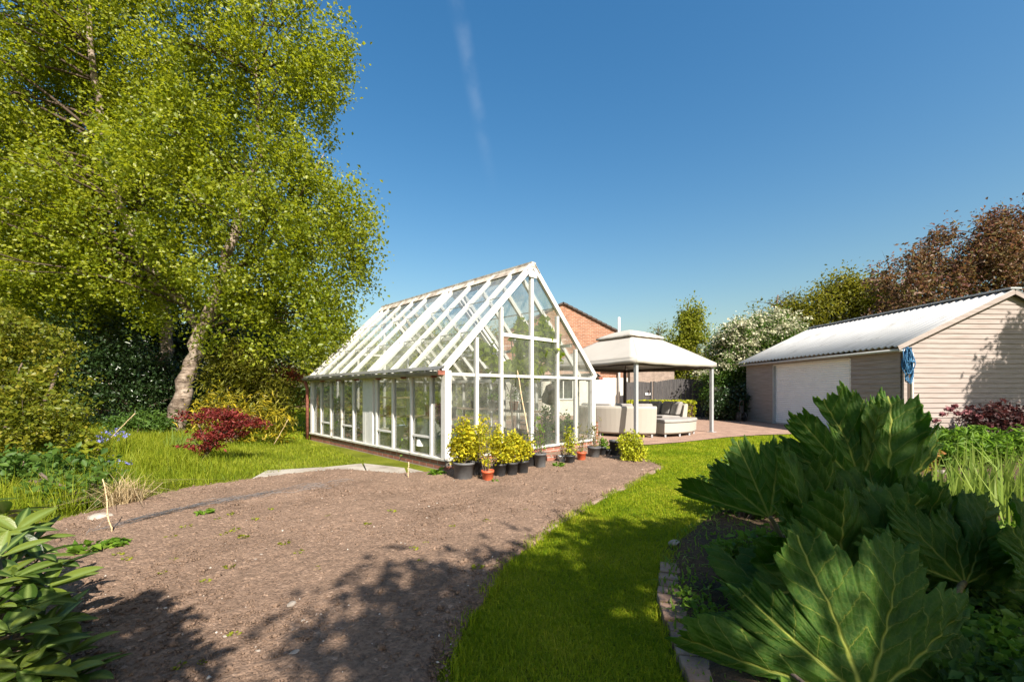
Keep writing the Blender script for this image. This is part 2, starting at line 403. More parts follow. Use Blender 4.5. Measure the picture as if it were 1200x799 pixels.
# ------------------------------------------------------------------ ground
def grass_ground():
    m_, n, l, b = nodes('turf')
    v = mapping(n, l)
    a = ramp(n, l, noise(n, l, v, 1.1, 8, .7), [(.3, (.07, .085, .008)), (.5, (.125, .145, .012)), (.68, (.18, .185, .025))])
    l.new(a, b.inputs['Base Color']); b.inputs['Roughness'].default_value = .9; b.inputs['Specular IOR Level'].default_value = .1
    bump(n, l, b, noise(n, l, v, 60, 6, .8), .8, .03); return m_
def soilmat(name, c):
    m_, n, l, b = nodes(name); v = mapping(n, l)
    n1 = noise(n, l, v, 1.6, 9, .72); n2 = noise(n, l, v, 45, 6, .75)
    a = ramp(n, l, n1, [(.3, tuple(.72 * x for x in c)), (.5, c), (.7, tuple(1.22 * x for x in c))])
    mc = n.new('ShaderNodeMix'); mc.data_type = 'RGBA'; mc.blend_type = 'MULTIPLY'; mc.inputs[0].default_value = .85; l.new(a, mc.inputs[6])
    l.new(ramp(n, l, n2, [(.3, (.55, .53, .52)), (.5, (1, 1, 1)), (.72, (1.3, 1.28, 1.25))]), mc.inputs[7])
    vo = n.new('ShaderNodeTexVoronoi'); vo.inputs['Scale'].default_value = 55; l.new(v, vo.inputs['Vector'])       # grit: every small cell its own tone
    sx = n.new('ShaderNodeSeparateColor'); l.new(vo.outputs['Color'], sx.inputs[0])
    m3 = n.new('ShaderNodeMix'); m3.data_type = 'RGBA'; m3.blend_type = 'MULTIPLY'; m3.inputs[0].default_value = 1; l.new(mc.outputs[2], m3.inputs[6])
    l.new(ramp(n, l, sx.outputs[0], [(0, (.78, .765, .755)), (.5, (.98, .98, .98)), (.95, (1.1, 1.09, 1.08)), (.985, (1.5, 1.52, 1.54))]), m3.inputs[7])
    l.new(m3.outputs[2], b.inputs['Base Color']); b.inputs['Roughness'].default_value = .95; b.inputs['Specular IOR Level'].default_value = .1
    ad = n.new('ShaderNodeMath'); ad.operation = 'MULTIPLY_ADD'; l.new(vo.outputs['Distance'], ad.inputs[0]); ad.inputs[1].default_value = -.5; l.new(n2, ad.inputs[2])
    bump(n, l, b, ad.outputs[0], .9, .02); return m_
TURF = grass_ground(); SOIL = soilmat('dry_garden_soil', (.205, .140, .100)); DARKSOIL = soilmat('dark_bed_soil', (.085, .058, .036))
MB().add([(-900, -300, 0), (900, -300, 0), (900, 1500, 0), (-900, 1500, 0)], [(0, 1, 2, 3)]) if False else None
g_ = MB(); g_.add([(-900, -300, -.012), (900, -300, -.012), (900, 1500, -.012), (-900, 1500, -.012)], [(0, 1, 2, 3)])
struct(g_.build('ground', TURF))

def heightfield(name, poly, cell, mat, amp, base=.012, edge=.12):
    xs = [p[0] for p in poly]; ys = [p[1] for p in poly]
    X = np.arange(min(xs) - .2, max(xs) + .2, cell); Y = np.arange(min(ys) - .2, max(ys) + .2, cell)
    gx, gy = np.meshgrid(X, Y); d = poly_dist(poly, gx, gy) * np.where(poly_mask(poly, gx, gy), 1, -1)
    q = np.stack([gx, gy, 0 * gx], -1)
    d = d + (vnoise(q * 3.1) - .5) * .10 + (vnoise(q * 11) - .5) * .05
    h = base + amp * (.55 * vnoise(q * 1.3) + .12 * vnoise(q * 6) + .5 * np.maximum(vnoise(q * 19) - .55, 0) + .35 * vnoise(q * 29) + .30 * vnoise(q * 43))
    t = np.clip(d / edge, -1, 1); z = np.where(t > 0, h * np.minimum(1, .25 + t), -.05)
    ny, nx = gx.shape; keep = d > -.25
    i = np.arange(ny * nx).reshape(ny, nx)
    F = np.stack([i[:-1, :-1], i[:-1, 1:], i[1:, 1:], i[1:, :-1]], -1).reshape(-1, 4)
    kk = keep.ravel()[F].any(1); F = F[kk]
    used = np.unique(F); re = np.full(ny * nx, -1); re[used] = np.arange(len(used))
    V = np.stack([gx, gy, z], -1).reshape(-1, 3)[used]
    o = struct(mesh_np(name, V, [re[F]], mat, None, True))
    return o
BED = [G(*p) for p in ((-700, 860), (-160, 660), (60, 613), (150, 591), (215, 574), (300, 561), (400, 550), (470, 556), (523, 553), (600, 537),
       (697, 522), (726, 531), (778, 546), (740, 568), (700, 587), (650, 616), (610, 645), (572, 690), (545, 735), (527, 799), (500, 1000), (-500, 1500))]
heightfield('soil_bed', BED, .024, SOIL, .036)
BORDER = [Vector(p) for p in ((2.75, 5.6), (2.3, 4.7), (1.6, 3.95), (1.30, 3.5), (.95, 2.75), (.82, 2.0), (.80, 1.2), (.8, .2), (5, .1), (14, 3), (16.5, 11.3), (10.6, 11.4), (7.0, 9.6), (4.2, 7.4))]
heightfield('flower_border', BORDER, .07, DARKSOIL, .05, .012)
PAT = brickmat('pink_block_paving', (.27, .18, .135), (.33, .225, .17), (.15, .11, .085), 'xy', .2, .1, .006, .5, .25)
pb = MB(); poly = [(1.5, 9.9), (3.3, 10.25), (4.3, 10.75), (6, 11.9), (7.3, 12.5), (9.0, 12.9), (10.9, 13.0), (10.9, 24), (-1.5, 24), (-1.5, 12)]
pb.add([(x, y, .008) for x, y in poly], [tuple(range(len(poly)))])
struct(pb.build('patio', PAT))
CONC = M('old_concrete', [(.20, .17, .14), (.28, .25, .21), (.35, .32, .27)], 3.5, .9, bmp=.35, bscale=40, detail=9)
sb = MB()
def slab(mb, pts, z0=-.03, z1=.035):
    n = len(pts); mb.add([(p[0], p[1], z0) for p in pts] + [(p[0], p[1], z1) for p in pts],
           [tuple(range(n, 2 * n))] + [(i, (i + 1) % n, n + (i + 1) % n, n + i) for i in range(n)])
for q in (((296, 562), (352, 555), (378, 549), (312, 553)), ((354, 557), (428, 552), (424, 544.5), (380, 549)), ((430, 554), (478, 560), (474, 550), (426, 544.5)),
          ((482, 562), (524, 573), (524, 561), (478, 549.5)), ((526, 574), (560, 571), (552, 560), (526, 561))):
    slab(sb, [G(*p) for p in q], -.03, .026 + random.uniform(0, .006))
struct(sb.build('path', CONC, bevel=.006))
EDGE = M('worn_edging_brick', [(.13, .085, .06), (.23, .16, .12), (.31, .24, .18)], 9, .9, bmp=.4, bscale=60)
def brick_row(name, line, w, step, z, mat, gap=.012):
    mb = MB(); line = [Vector(p) for p in line]; pts = [line[0]]; acc = 0
    for a, b in zip(line, line[1:]):
        L = (b - a).length; t = step - acc
        while t < L: pts.append(a.lerp(b, t / L)); t += step
        acc = (acc + L) % step
    for i, (a, b) in enumerate(zip(pts, pts[1:])):
        d = b - a; c = (a + b) / 2; rz = math.atan2(d.y, d.x) + random.uniform(-.06, .06)
        mb.box((c.x + random.uniform(-.01, .01), c.y + random.uniform(-.01, .01), z - .03 + random.uniform(-.006, .006)), (d.length - gap, w * random.uniform(.94, 1.04), .07), rz)
    return struct(mb.build(name, mat, bevel=.008))
brick_row('path_edging', [G(*p) for p in ((778, 546), (740, 568), (700, 587), (650, 616), (622, 636))], .05, .30, .006, EDGE)
PATHB = M('mossy_path_brick', [(.10, .065, .045), (.22, .14, .10), (.29, .21, .16)], 7, .9, bmp=.45, bscale=50, detail=8)
brick_row('brick_path', [Vector(p) for p in ((.80, 1.0), (.845, 1.9), (.89, 2.15), (.98, 2.65), (1.08, 2.92), (1.22, 3.25))], .15, .105, .03, PATHB)

# ------------------------------------------------------------------ greenhouse
GW, GL = 4.15, 6.12; EV, RZ = 1.58, 3.74; PL = .15
gh = thing('greenhouse', 'white timber-framed glass greenhouse with steep gable roof on a low brick plinth', 'greenhouse', (-1.079, 6.915, 0), math.atan2(.695, .718))
GLASS = glassmat('greenhouse_glass', (.965, .98, .965), .08, .7)
ROOFGLASS = glassmat('roof_glass', (.95, .975, .965), .15, .35)
PLB = brickmat('plinth_brick_long', (.30, .13, .09), (.24, .10, .07), (.32, .28, .24), 'yz'); PLG = brickmat('plinth_brick_gable', (.30, .13, .09), (.24, .10, .07), (.32, .28, .24), 'xz')
for x in (.055, GW - .055): MB().box((x, GL / 2, PL / 2 - .05), (.11, GL, PL + .1)).build('plinth_wall', PLB, gh)
for y in (.055, GL - .055): MB().box((GW / 2, y, PL / 2 - .05), (GW - .224, .11, PL + .1)).build('plinth_wall', PLG, gh)
for x, s in ((.045, 1), (GW - .045, -1)): MB().box((x, GL / 2, PL + .022), (.15, GL + .06, .04)).build('sill', WHITE_OLD, gh, bevel=.006)
for y in (.045, GL - .045): MB().box((GW / 2, y, PL + .0225), (GW - .17, .148, .038)).build('sill', WHITE_OLD, gh, bevel=.006)
Z0 = PL + .043
for i, (x, y) in enumerate(((.05, .05), (GW - .05, .05), (.05, GL - .05), (GW - .05, GL - .05))):
    MB().box((x, y, (Z0 + EV + .05) / 2), (.125, .125, EV + .05 - Z0)).build('corner_post', WHITE, gh, bevel=.006)
pier = MB().box((GW + .06, .10, .26), (.11, .22, .62)); pier.build('brick_pier', PLG, gh)
ypos = [.075, .18, .29, .40, .58, .685, .79, .895]
for wall in (0, 1):
    x = .05 if wall == 0 else GW - .05
    for t in ypos + ([.49] if wall else []):
        MB().box((x, t * GL, (Z0 + EV - .05) / 2), (.07, .065, EV - .05 - Z0)).build('wall_post', WHITE_OLD if t > .6 else WHITE, gh, bevel=.005)
    if wall == 0:                                                   # boarded panel in the middle of the long wall
        p = MB()
        for k in range(3): p.box((x, (.437 + .026 * k) * GL, (Z0 + EV - .05) / 2), (.06 + .012 * (k == 0), .15, EV - .05 - Z0))
        p.build('board_panel', WHITE, gh, bevel=.005)
    MB().box((x, GL / 2, EV - .005), (.10, GL - .14, .09)).build('wall_plate', WHITE_OLD, gh, bevel=.005)
    ends = [0.01] + ypos + [.99]
    for i, (a, b) in enumerate(zip(ends, ends[1:])):
        if i == 4: spans = ((a, .42), (.508, b)) if wall == 0 else ((a, .49), (.49, b))
        else: spans = ((a, b),)
        for a_, b_ in spans:
            MB().box((x, (a_ + b_) / 2 * GL, (Z0 + EV - .05) / 2), (.006, (b_ - a_) * GL - .03, EV - .06 - Z0)).build('wall_pane', GLASS, gh)
        if i in (1, 3, 5, 7): MB().box((x, (a + b) / 2 * GL, .50), (.05, (b - a) * GL - .066, .035)).build('glazing_bar', WHITE, gh)
# roof: rafters, panes, laps
sl_ = math.hypot(GW / 2, RZ - EV); rdir = Vector((GW / 2, 0, RZ - EV)).normalized()
LAPG = M('lap_grime', [(.10, .11, .10), (.2, .2, .18)], 12, .9)
rpos = [0.004] + ypos[:4] + [.428, .452] + ypos[4:] + [.955, .996]
for side in (0, 1):
    fx = (lambda x: x) if side == 0 else (lambda x: GW - x)
    up = Vector((-rdir.z if side == 0 else rdir.z, 0, rdir.x))
    for k, t in enumerate(rpos):
        a = Vector((fx(-.05), t * GL, EV + .03)); b = Vector((fx(GW / 2 - .02), t * GL, RZ - .0))
        w, h = (.075, .10) if k in (0, len(rpos) - 1) else (.06, .085)
        MB().beam(a, b, w, h, up).build('verge_board' if k in (0, len(rpos) - 1) else 'rafter', WHITE_OLD if t > .75 else WHITE, gh, bevel=.004)
    for a, b in zip(rpos, rpos[1:]):
        if (b - a) < .05: continue
        q = MB(); y0, y1 = a * GL + .02, b * GL - .02
        lower = Vector((fx(-.06), 0, EV + .045)); upper = Vector((fx(GW / 2 - .05), 0, RZ - .02))
        for s in range(3):                                          # three overlapping sheets per bay
            f0, f1 = s / 3 - (.012 if s else 0), (s + 1) / 3
            p0 = lower.lerp(upper, f0) + up * (.012 - .0), lower.lerp(upper, f1) + up * .004
            q.add([(p0[0].x, y0, p0[0].z), (p0[0].x, y1, p0[0].z), (p0[1].x, y1, p0[1].z), (p0[1].x, y0, p0[1].z)], [(0, 1, 2, 3)])
        q.build('roof_pane', ROOFGLASS, gh)
    for s in (1, 2):
        p = Vector((fx(-.06), 0, EV + .045)).lerp(Vector((fx(GW / 2 - .05), 0, RZ - .02)), s / 3) + up * .012
        MB().beam((p.x, .06, p.z), (p.x, GL - .06, p.z), .016, .006, up).build('lap_strip', LAPG, gh)
    MB().beam((fx(.75), .1, EV + .70), (fx(.75), GL - .1, EV + .70), .05, .06).build('purlin', WHITE, gh)
    gz = MB(); gx = fx(-.13)
    prof = [(-.075, .03), (-.07, .0), (-.03, -.03), (.05, -.03), (.07, .0), (.075, .03)]
    for t in (0, 1):
        pass
    vs = [(gx + (dx if side == 0 else -dx), y, EV + .0 + dz) for y in (-.06, GL + .06) for dx, dz in prof]
    n_ = len(prof); gz.add(vs, [(i, i + 1, n_ + i + 1, n_ + i) for i in range(n_ - 1)])
    gut = gz.build('gutter', ZINC, gh); sm = gut.modifiers.new('solid', 'SOLIDIFY'); sm.thickness = .006
    MB().beam((fx(-.115), -.04, EV + .082), (fx(-.115), GL + .04, EV + .08), .17, .012, Vector((-.45 if side == 0 else .45, 0, 1))).build('eaves_flashing', ZINC, gh)
    for t in (.04, .2, .36, .52, .68, .84): MB().box((fx(-.06), t * GL, EV - .05), (.10, .03, .035)).build('gutter_bracket', RUST, gh)
    MB().box((fx(-.13), -.075, EV + .005), (.13, .02, .07)).build('gutter_end', RUST, gh)
MB().tube([(-.13, GL + .03, EV - .02), (-.10, GL + .04, EV - .15), (-.07, GL + .05, EV - .25), (-.07, GL + .05, 0)], .04, 10).build('downpipe', RUST, gh, True)
rb = MB(); rb.beam((GW / 2, -.02, RZ + .02), (GW / 2, GL + .02, RZ + .02), .12, .10)
for s in (-1, 1): rb.beam((GW / 2 + s * .10, -.03, RZ - .035), (GW / 2 + s * .10, GL + .03, RZ - .035), .23, .014, Vector((s * rdir.z, 0, rdir.x)))
RIDGE = M('lichen_ridge_capping', [(.3, (.16, .13, .10)), (.45, (.36, .31, .26)), (.6, (.50, .47, .42)), (.75, (.36, .30, .16))], 4.5, .85, bmp=.3, bscale=40, detail=8)
rb.build('ridge_capping', RIDGE, gh)
# gables
upos = [.165, .305, .5, .69, .84]
for y in (.05, GL - .05):
    for u in upos:
        zt = EV + (RZ - EV) * (1 - abs(2 * u - 1)) - .07
        MB().box((u * GW, y, (Z0 + zt) / 2), (.075 if u == .5 else .06, .075, zt - Z0)).build('gable_post', WHITE, gh, bevel=.005)
    us = [0.0] + upos + [1.0]
    for a, b in zip(us, us[1:]):
        MB().box(((a + b) / 2 * GW, y - .002, EV - .01), ((b - a) * GW - (.07 if 0 < a and b < 1 else .10), .055, .05)).build('gable_rail', WHITE, gh, bevel=.004)
        q = MB(); xa, xb = a * GW + .02, b * GW - .02
        q.add([(xa, y, Z0), (xb, y, Z0), (xb, y, EV - .03), (xa, y, EV - .03)], [(0, 1, 2, 3)])
        f = lambda u: EV + (RZ - EV) * (1 - abs(2 * u - 1)) - .04
        q.add([(xa, y, EV + .012), (xb, y, EV + .012), (xb, y, max(f(b), EV + .02)), (xa, y, max(f(a), EV + .02))], [(0, 1, 2, 3)])
        q.build('gable_pane', GLASS, gh)
    for a, b in ((.305, .5), (.5, .69)):
        MB().box(((a + b) / 2 * GW, y - .002, 2.33), ((b - a) * GW - .069, .05, .065)).build('gable_rail', WHITE, gh, bevel=.004)
MB().box((GW / 2, .0, RZ - .17), (.22, .02, .12)).build('apex_plate', WHITE, gh)
def ghw(x, y, z=0): return gh.matrix_basis @ Vector((x, y, z)) if False else Vector((-1.079 + x * .7185 - y * .6955, 6.915 + x * .6955 + y * .7185, z))
# inside floor: trodden soil
fl = MB(); fl.add([ghw(.12, .12, .015), ghw(GW - .12, .12, .015), ghw(GW - .12, GL - .12, .015), ghw(.12, GL - .12, .015)], [(0, 1, 2, 3)]); struct(fl.build('greenhouse_floor', DARKSOIL))
slp = MB()
for k in range(8): slp.box((0, 0, 0), (0, 0, 0)) if False else slab(slp, [ghw(1.7, .2 + .72 * k, 0), ghw(2.4, .2 + .72 * k, 0), ghw(2.4, .9 + .72 * k, 0), ghw(1.7, .9 + .72 * k, 0)], 0, .035)
struct(slp.build('greenhouse_path', CONC, bevel=.006))

# ------------------------------------------------------------------ garage
GO = Vector((10.55, 11.57, 0)); gl_, gwid, ge, gr = 7.0, 6.2, 2.56, 4.0
ga = thing('garage', 'timber-clad garage with white corrugated roof and wide roller door', 'garage', GO, R(2.8))
CLAD = M('grey_tan_cladding', [(.22, .18, .155), (.28, .236, .212), (.335, .29, .262)], 3, .8, (.5, .5, 7), .2, 30, detail=9)
def clad_panel(mb, a, b, z0, top, bh=.135, out=(0, -1, 0)):
    """lapped boards between a and b from z0 up; top(t)-> roof height along the wall"""
    a, b, o = Vector(a), Vector(b), Vector(out); L = (b - a).length; d = (b - a) / L; z = z0; k = 0
    while True:
        spans = [t / 60 for t in range(61)]
        ok = [t for t in spans if top(t) > z + .01]
        if not ok: break
        t0, t1 = min(ok), max(ok); z1 = z + bh
        okt = [t for t in spans if top(t) >= z1]
        u0, u1 = (min(okt), max(okt)) if okt else ((t0 + t1) / 2 - .005, (t0 + t1) / 2 + .005)
        zz = min(z1, max(top(t) for t in ok))
        p = lambda t, zc, off: a + d * (L * t) + o * off + Vector((0, 0, zc))
        vs = [p(t0, z, .024), p(t1, z, .024), p(u1, zz, .006), p(u0, zz, .006), p(t0, z, 0), p(t1, z, 0)]
        mb.add(vs, [(0, 1, 2, 3), (4, 5, 1, 0)]); z = z1
        if z > max(top(t) for t in spans): break
# door opening along the front (local y 1.55..5.25)
DY0, DY1, DZ = 1.60, 5.29, 2.29
core = MB(); core.box((gwid / 2, gl_ / 2, ge / 2 - .1), (gwid - .5, gl_ - .04, ge)); 
core.add([(0.01, .01, 0), (gwid - .01, .01, 0), (gwid - .01, .01, ge), (gwid / 2, .01, gr - .05), (.01, .01, ge)], [(0, 1, 2, 3, 4)])
core.add([(0.01, gl_ - .01, 0), (gwid - .01, gl_ - .01, 0), (gwid - .01, gl_ - .01, ge), (gwid / 2, gl_ - .01, gr - .05), (.01, gl_ - .01, ge)], [(4, 3, 2, 1, 0)])
core.build('inner_wall', CLAD, ga)
gab = lambda t: ge + (gr - ge) * (1 - abs(2 * t - 1)) - .03
w_ = MB(); clad_panel(w_, (0, 0, 0), (gwid, 0, 0), .02, gab); w_.build('gable_cladding', CLAD, ga)
w_ = MB(); clad_panel(w_, (gwid, gl_, 0), (0, gl_, 0), .02, gab, out=(0, 1, 0)); w_.build('gable_cladding', CLAD, ga)
flat = lambda t: ge - .02
for a, b in ((0, DY0), (DY1, gl_)): w_ = MB(); clad_panel(w_, (0, b, 0), (0, a, 0), .02, flat, out=(-1, 0, 0)); w_.build('front_cladding', CLAD, ga)
w_ = MB(); clad_panel(w_, (0, DY1, 0), (0, DY0, 0), DZ + .02, flat, .12, out=(-1, 0, 0)); w_.build('front_cladding', CLAD, ga)
w_ = MB(); clad_panel(w_, (gwid, 0, 0), (gwid, gl_, 0), .02, flat, out=(1, 0, 0)); w_.build('side_cladding', CLAD, ga)
dm = MB(); z = .02
while z < DZ:
    prof = [(0, 0), (-.014, .012), (-.018, .035), (-.014, .06), (0, .074)]
    for (x0, a), (x1, b) in zip(prof, prof[1:]):
        dm.add([(.10 + x0, DY0 + .05, z + a), (.10 + x0, DY1 - .05, z + a), (.10 + x1, DY1 - .05, z + b), (.10 + x1, DY0 + .05, z + b)], [(3, 2, 1, 0)])
    z += .0755
dr = dm.build('roller_door', M('pale_door_slat', [(.74, .74, .74), (.82, .82, .82)], 3, .45), ga)
for y in (DY0 + .03, DY1 - .03): MB().box((.06, y, DZ / 2), (.14, .06, DZ)).build('door_jamb', WHITE if y < 3 else GREYMETAL, ga)
MB().box((.06, (DY0 + DY1) / 2, DZ + .0), (.14, DY1 - DY0 - .12, .05)).build('door_header', WHITE, ga)
MB().box((.075, (DY0 + DY1) / 2, .035), (.03, DY1 - DY0 - .12, .06)).build('bottom_bar', GREYMETAL, ga)
SHEET = M('white_roof_sheet', [(.3, (.24, .235, .22)), (.42, (.345, .345, .335)), (.8, (.39, .39, .385))], 1.6, .5, (.5, 2, 2), detail=8)
SHEETG = M('grey_rooflight_sheet', [(.3, (.20, .20, .195)), (.55, (.27, .27, .265)), (.8, (.38, .38, .375))], 3, .5, (.8, 3, 3), detail=8)
def corr(y0, y1, s0, s1, side, lift=0, wl_=.20, amp=.028):
    n = int((y1 - y0) / wl_ * 8); ys = np.linspace(y0, y1, n + 1); mb = MB(); vs = []
    for s in (s0, s1):
        for y in ys:
            x = -.25 + (gwid / 2 + .25) * s; zc = ge + .02 - .10 + (gr + .05 - ge + .08) * s + amp * math.cos(2 * math.pi * y / wl_) + lift
            vs.append((x if side == 0 else gwid - x, y, zc))
    m2 = n + 1; mb.add(vs, [(i, i + 1, m2 + i + 1, m2 + i) for i in range(n)]); return mb
for side in (0, 1):
    o = corr(-.16, gl_ + .2, 0, 1, side).build('roof', SHEET, ga, True); sm = o.modifiers.new('solid', 'SOLIDIFY'); sm.thickness = .012
for a in (1.05, 3.1, 5.05): corr(a, a + .93, .22, .74, 0, .014).build('rooflight', SHEETG, ga, True)
MB().beam((gwid / 2, -.18, gr + .07), (gwid / 2, gl_ + .22, gr + .07), .34, .05).build('ridge_cap', SHEET, ga, bevel=.015)
for s in (0, 1):
    a = Vector((-.22 if s == 0 else gwid + .22, -.14, ge - .12)); b = Vector((gwid / 2, -.14, gr - .02)); MB().beam(a, b, .025, .12).build('bargeboard', CLAD, ga)
MB().tube([(-.17, -.12, ge - .17), (-.17, gl_ + .15, ge - .17)], .04, 10).build('gutter', PALEPL, ga, True)
MB().box((.06, -.04, ge / 2 - .04), (.10, .06, ge - .1)).build('corner_board', CLAD, ga, bevel=.004)
MB().tube([(-.15, -.05, ge - .17), (.04, -.07, ge - .2), (.22, -.08, ge - .26), (.22, -.08, .0)], .042, 12).build('downpipe', WHITE, ga, True)
MB().box((.14, -.055, ge / 2 - .08), (.05, .06, ge - .2)).build('corner_batten', DARKMETAL, ga)
lampm = MB(); lampm.tube([(.55 + 1.5, -.03, .0), (.55 + 1.5, -.04, .0001)], .001, 4)
# coil of blue rope hanging on the corner
rp = P(1062, 430, 11.35); rope = MB()
for k in range(13):
    w, h = random.uniform(.07, .13), random.uniform(.30, .47); c = Vector((random.uniform(-.05, .05), random.uniform(-.05, .02), -h + random.uniform(-.05, .03)))
    pts = []
    for i in range(25):
        a = 2 * math.pi * i / 24; x = math.sin(a) * w * (1 + .25 * math.sin(2 * a + k)) * (.55 + .45 * (1 - math.cos(a)) / 2 + .1)
        pts.append((c.x + x, c.y + .03 * math.sin(3 * a + k), c.z + h * math.cos(a)))
    rope.tube(pts, .013, 6, cap=False)
rope.tube([(.10 * math.cos(a), -.03 + .09 * math.sin(a), -.36 + .02 * math.sin(5 * a)) for a in [2 * math.pi * i / 40 * 3 for i in range(41)]], .014, 6)
ro = rope.build('rope_coil', ROPE, None, True, loc=(rp.x, rp.y - .06, 2.42)); tag(ro, 'coil of blue rope hanging at the near corner of the garage', 'rope')

# ------------------------------------------------------------------ brick house behind
HB = brickmat('orange_brick', (.36, .17, .10), (.27, .12, .07), (.36, .29, .23), 'xz', .235, .078, .011)
HY = 22.0
ho = thing('brick_house', 'orange brick gable end with white rendered lower wall behind the gazebo', 'house', (2.64, HY, 0))
hw, heave, hridge, split = 3.3, 4.12, 5.78, 1.95
b_ = MB(); b_.add([(-hw, 0, split), (hw, 0, split), (hw, 0, heave), (0, 0, hridge), (-hw, 0, heave), (-hw, 7, split), (hw, 7, split), (hw, 7, heave), (0, 7, hridge), (-hw, 7, heave)],
    [(0, 1, 2, 3, 4), (9, 8, 7, 6, 5), (1, 6, 7, 2), (5, 0, 4, 9)]); b_.build('wall', HB, ho)
MB().box((0, 3.5, split / 2), (2 * hw + .05, 7.05, split)).build('rendered_wall', M('white_render', [(.50, .47, .41), (.58, .55, .49)], 2, .9, bmp=.2), ho)
TILE = M('dark_roof_tile', [(.05, .04, .035), (.09, .07, .06)], 8, .8, bmp=.4, bscale=20)
r_ = MB()
for s in (-1, 1):
    for k in range(14):
        f0, f1 = k / 14, (k + 1.1) / 14
        a = Vector((s * (hw + .18) * (1 - f0), 0, heave - .1 + (hridge - heave + .13) * f0 + .035)); b = Vector((s * (hw + .18) * (1 - f1), 0, heave - .1 + (hridge - heave + .13) * f1))
        r_.add([(a.x, -.10, a.z + .03), (a.x, 7.1, a.z + .03), (b.x, 7.1, b.z + .03), (b.x, -.10, b.z + .03), (a.x, -.10, a.z - .06), (b.x, -.10, b.z - .06), (a.x, 7.1, a.z - .06)], [(0, 1, 2, 3), (4, 0, 3, 5), (4, 6, 1, 0)])
r_.build('roof', TILE, ho)
p_ = MB(); p_.tube([(2.85, -.10, 0), (2.85, -.10, 5.05)], .065, 10); p_.tube([(2.85, -.10, 2.28), (2.0, -.10, 2.33), (2.0, -.02, 2.5)], .05, 8); p_.build('soil_pipe', WHITE, ho, True)
MB().box((1.0 - 1.1 + .0, -.02, 4.95), (.16, .03, .14)).build('wall_vent', WHITE, ho)
for wx in (-1.6, .0):
    fr = MB(); 
    for q in ((wx - .5, 1.35), (wx + .5, 1.35)): fr.box((q[0], -.045, q[1]), (.07, .06, 1.0))
    for zz in (.86, 1.84): fr.box((wx, -.045, zz), (.93, .06, .07))
    fr.box((wx, -.045, 1.35), (.05, .05, .9))
    f_ = fr.build('window', WHITE, ho); MB().box((wx, -.036, 1.35), (.92, .01, .92)).build('pane', M('dark_glass', [(.02, .025, .03), (.04, .045, .05)], 2, .08, spec=.6), f_)
ob = thing('outbuilding', 'low grey-brown brick outbuilding beyond the dark fence', 'outbuilding', (9.2, 28, 0))
MB().box((0, 1.5, 1.32), (2.9, 3, 2.64)).build('wall', brickmat('grey_brown_brick', (.30, .23, .19), (.24, .18, .15), (.33, .29, .25), 'xz'), ob)
MB().box((0, 1.5, 2.67), (3.1, 3.2, .07)).build('roof', TILE, ob)

# ------------------------------------------------------------------ fences
FENCE = M('dark_grey_stained_wood', [(.035, .033, .034), (.06, .056, .055), (.085, .08, .078)], 4, .8, (8, 8, .5), .2, 30)
def fence_panel(label, a, b, h, arch, name='fence_panel', latch=False, mat=FENCE):
    a, b = Vector(a), Vector(b); L = (b - a).length; t = thing(name, label, 'fence', a, math.atan2((b - a).y, (b - a).x)); mb = MB(); x = .05
    while x < L - .05:
        w = .115; f = (x + w / 2) / L; hh = h + arch * (1 - (2 * f - 1) ** 2); mb.box((x + w / 2, random.uniform(-.006, .006), hh / 2), (w - .008, .02, hh)); x += w
    mb.build('boards', mat, t)
    r = MB()
    for z in (.3, h - .25): r.box((L / 2, .03, z), (L - .1, .035, .08))
    r.build('rail', mat, t)
    for x in (0, L): MB().box((x, .0, h / 2 + .03), (.095, .095, h + .06)).build('post', mat, t, bevel=.006)
    if latch: MB().box((L - .18, -.03, h - .55), (.28, .03, .12)).build('latch_plate', PALEPL, t); MB().box((L - .12, -.05, h - .45), (.05, .05, .2)).build('bolt', DARKMETAL, t)
    return t
fence_panel('narrow dark grey board gate with pale latch plate beside the brick house', (5.75, 21.3, 0), (6.95, 21.3, 0), 1.68, .06, 'garden_gate', True)
fence_panel('wide arch-topped dark grey fence panel behind the yellow hedge', (7.1, 21.3, 0), (9.9, 21.2, 0), 1.70, .18)
fence_panel('dark close-board fence panel in shade beside the flowering white tree', (10.0, 21.2, 0), (12.2, 21.0, 0), 1.55, 0)
fence_panel('low dark board fence between the shrubs and the garage corner', (9.0, 19.3, 0), (10.6, 19.2, 0), 1.45, 0)

# ------------------------------------------------------------------ gazebo
gc = Vector((3.80, 13.8, 0)); gn = Vector((-.5, -2.45, 0)); gp = Vector((2.42, -.5, 0))
gz = thing('gazebo', 'cream canvas gazebo with two-tier pyramid canopy on grey metal posts', 'gazebo', gc)
cor = [gn, gp, -gn, -gp]; PZ = 2.06
for k, c in enumerate(cor):
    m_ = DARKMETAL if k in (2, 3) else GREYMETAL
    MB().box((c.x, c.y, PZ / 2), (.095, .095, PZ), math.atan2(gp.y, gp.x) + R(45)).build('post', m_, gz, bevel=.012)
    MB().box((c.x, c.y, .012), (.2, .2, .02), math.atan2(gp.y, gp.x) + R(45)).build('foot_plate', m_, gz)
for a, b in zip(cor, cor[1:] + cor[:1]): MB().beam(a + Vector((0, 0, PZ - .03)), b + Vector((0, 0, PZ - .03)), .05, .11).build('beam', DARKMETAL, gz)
for c in cor: MB().beam(c + Vector((0, 0, PZ)), Vector((0, 0, 2.98)) + c * .1, .04, .05).build('hip_bar', DARKMETAL, gz)
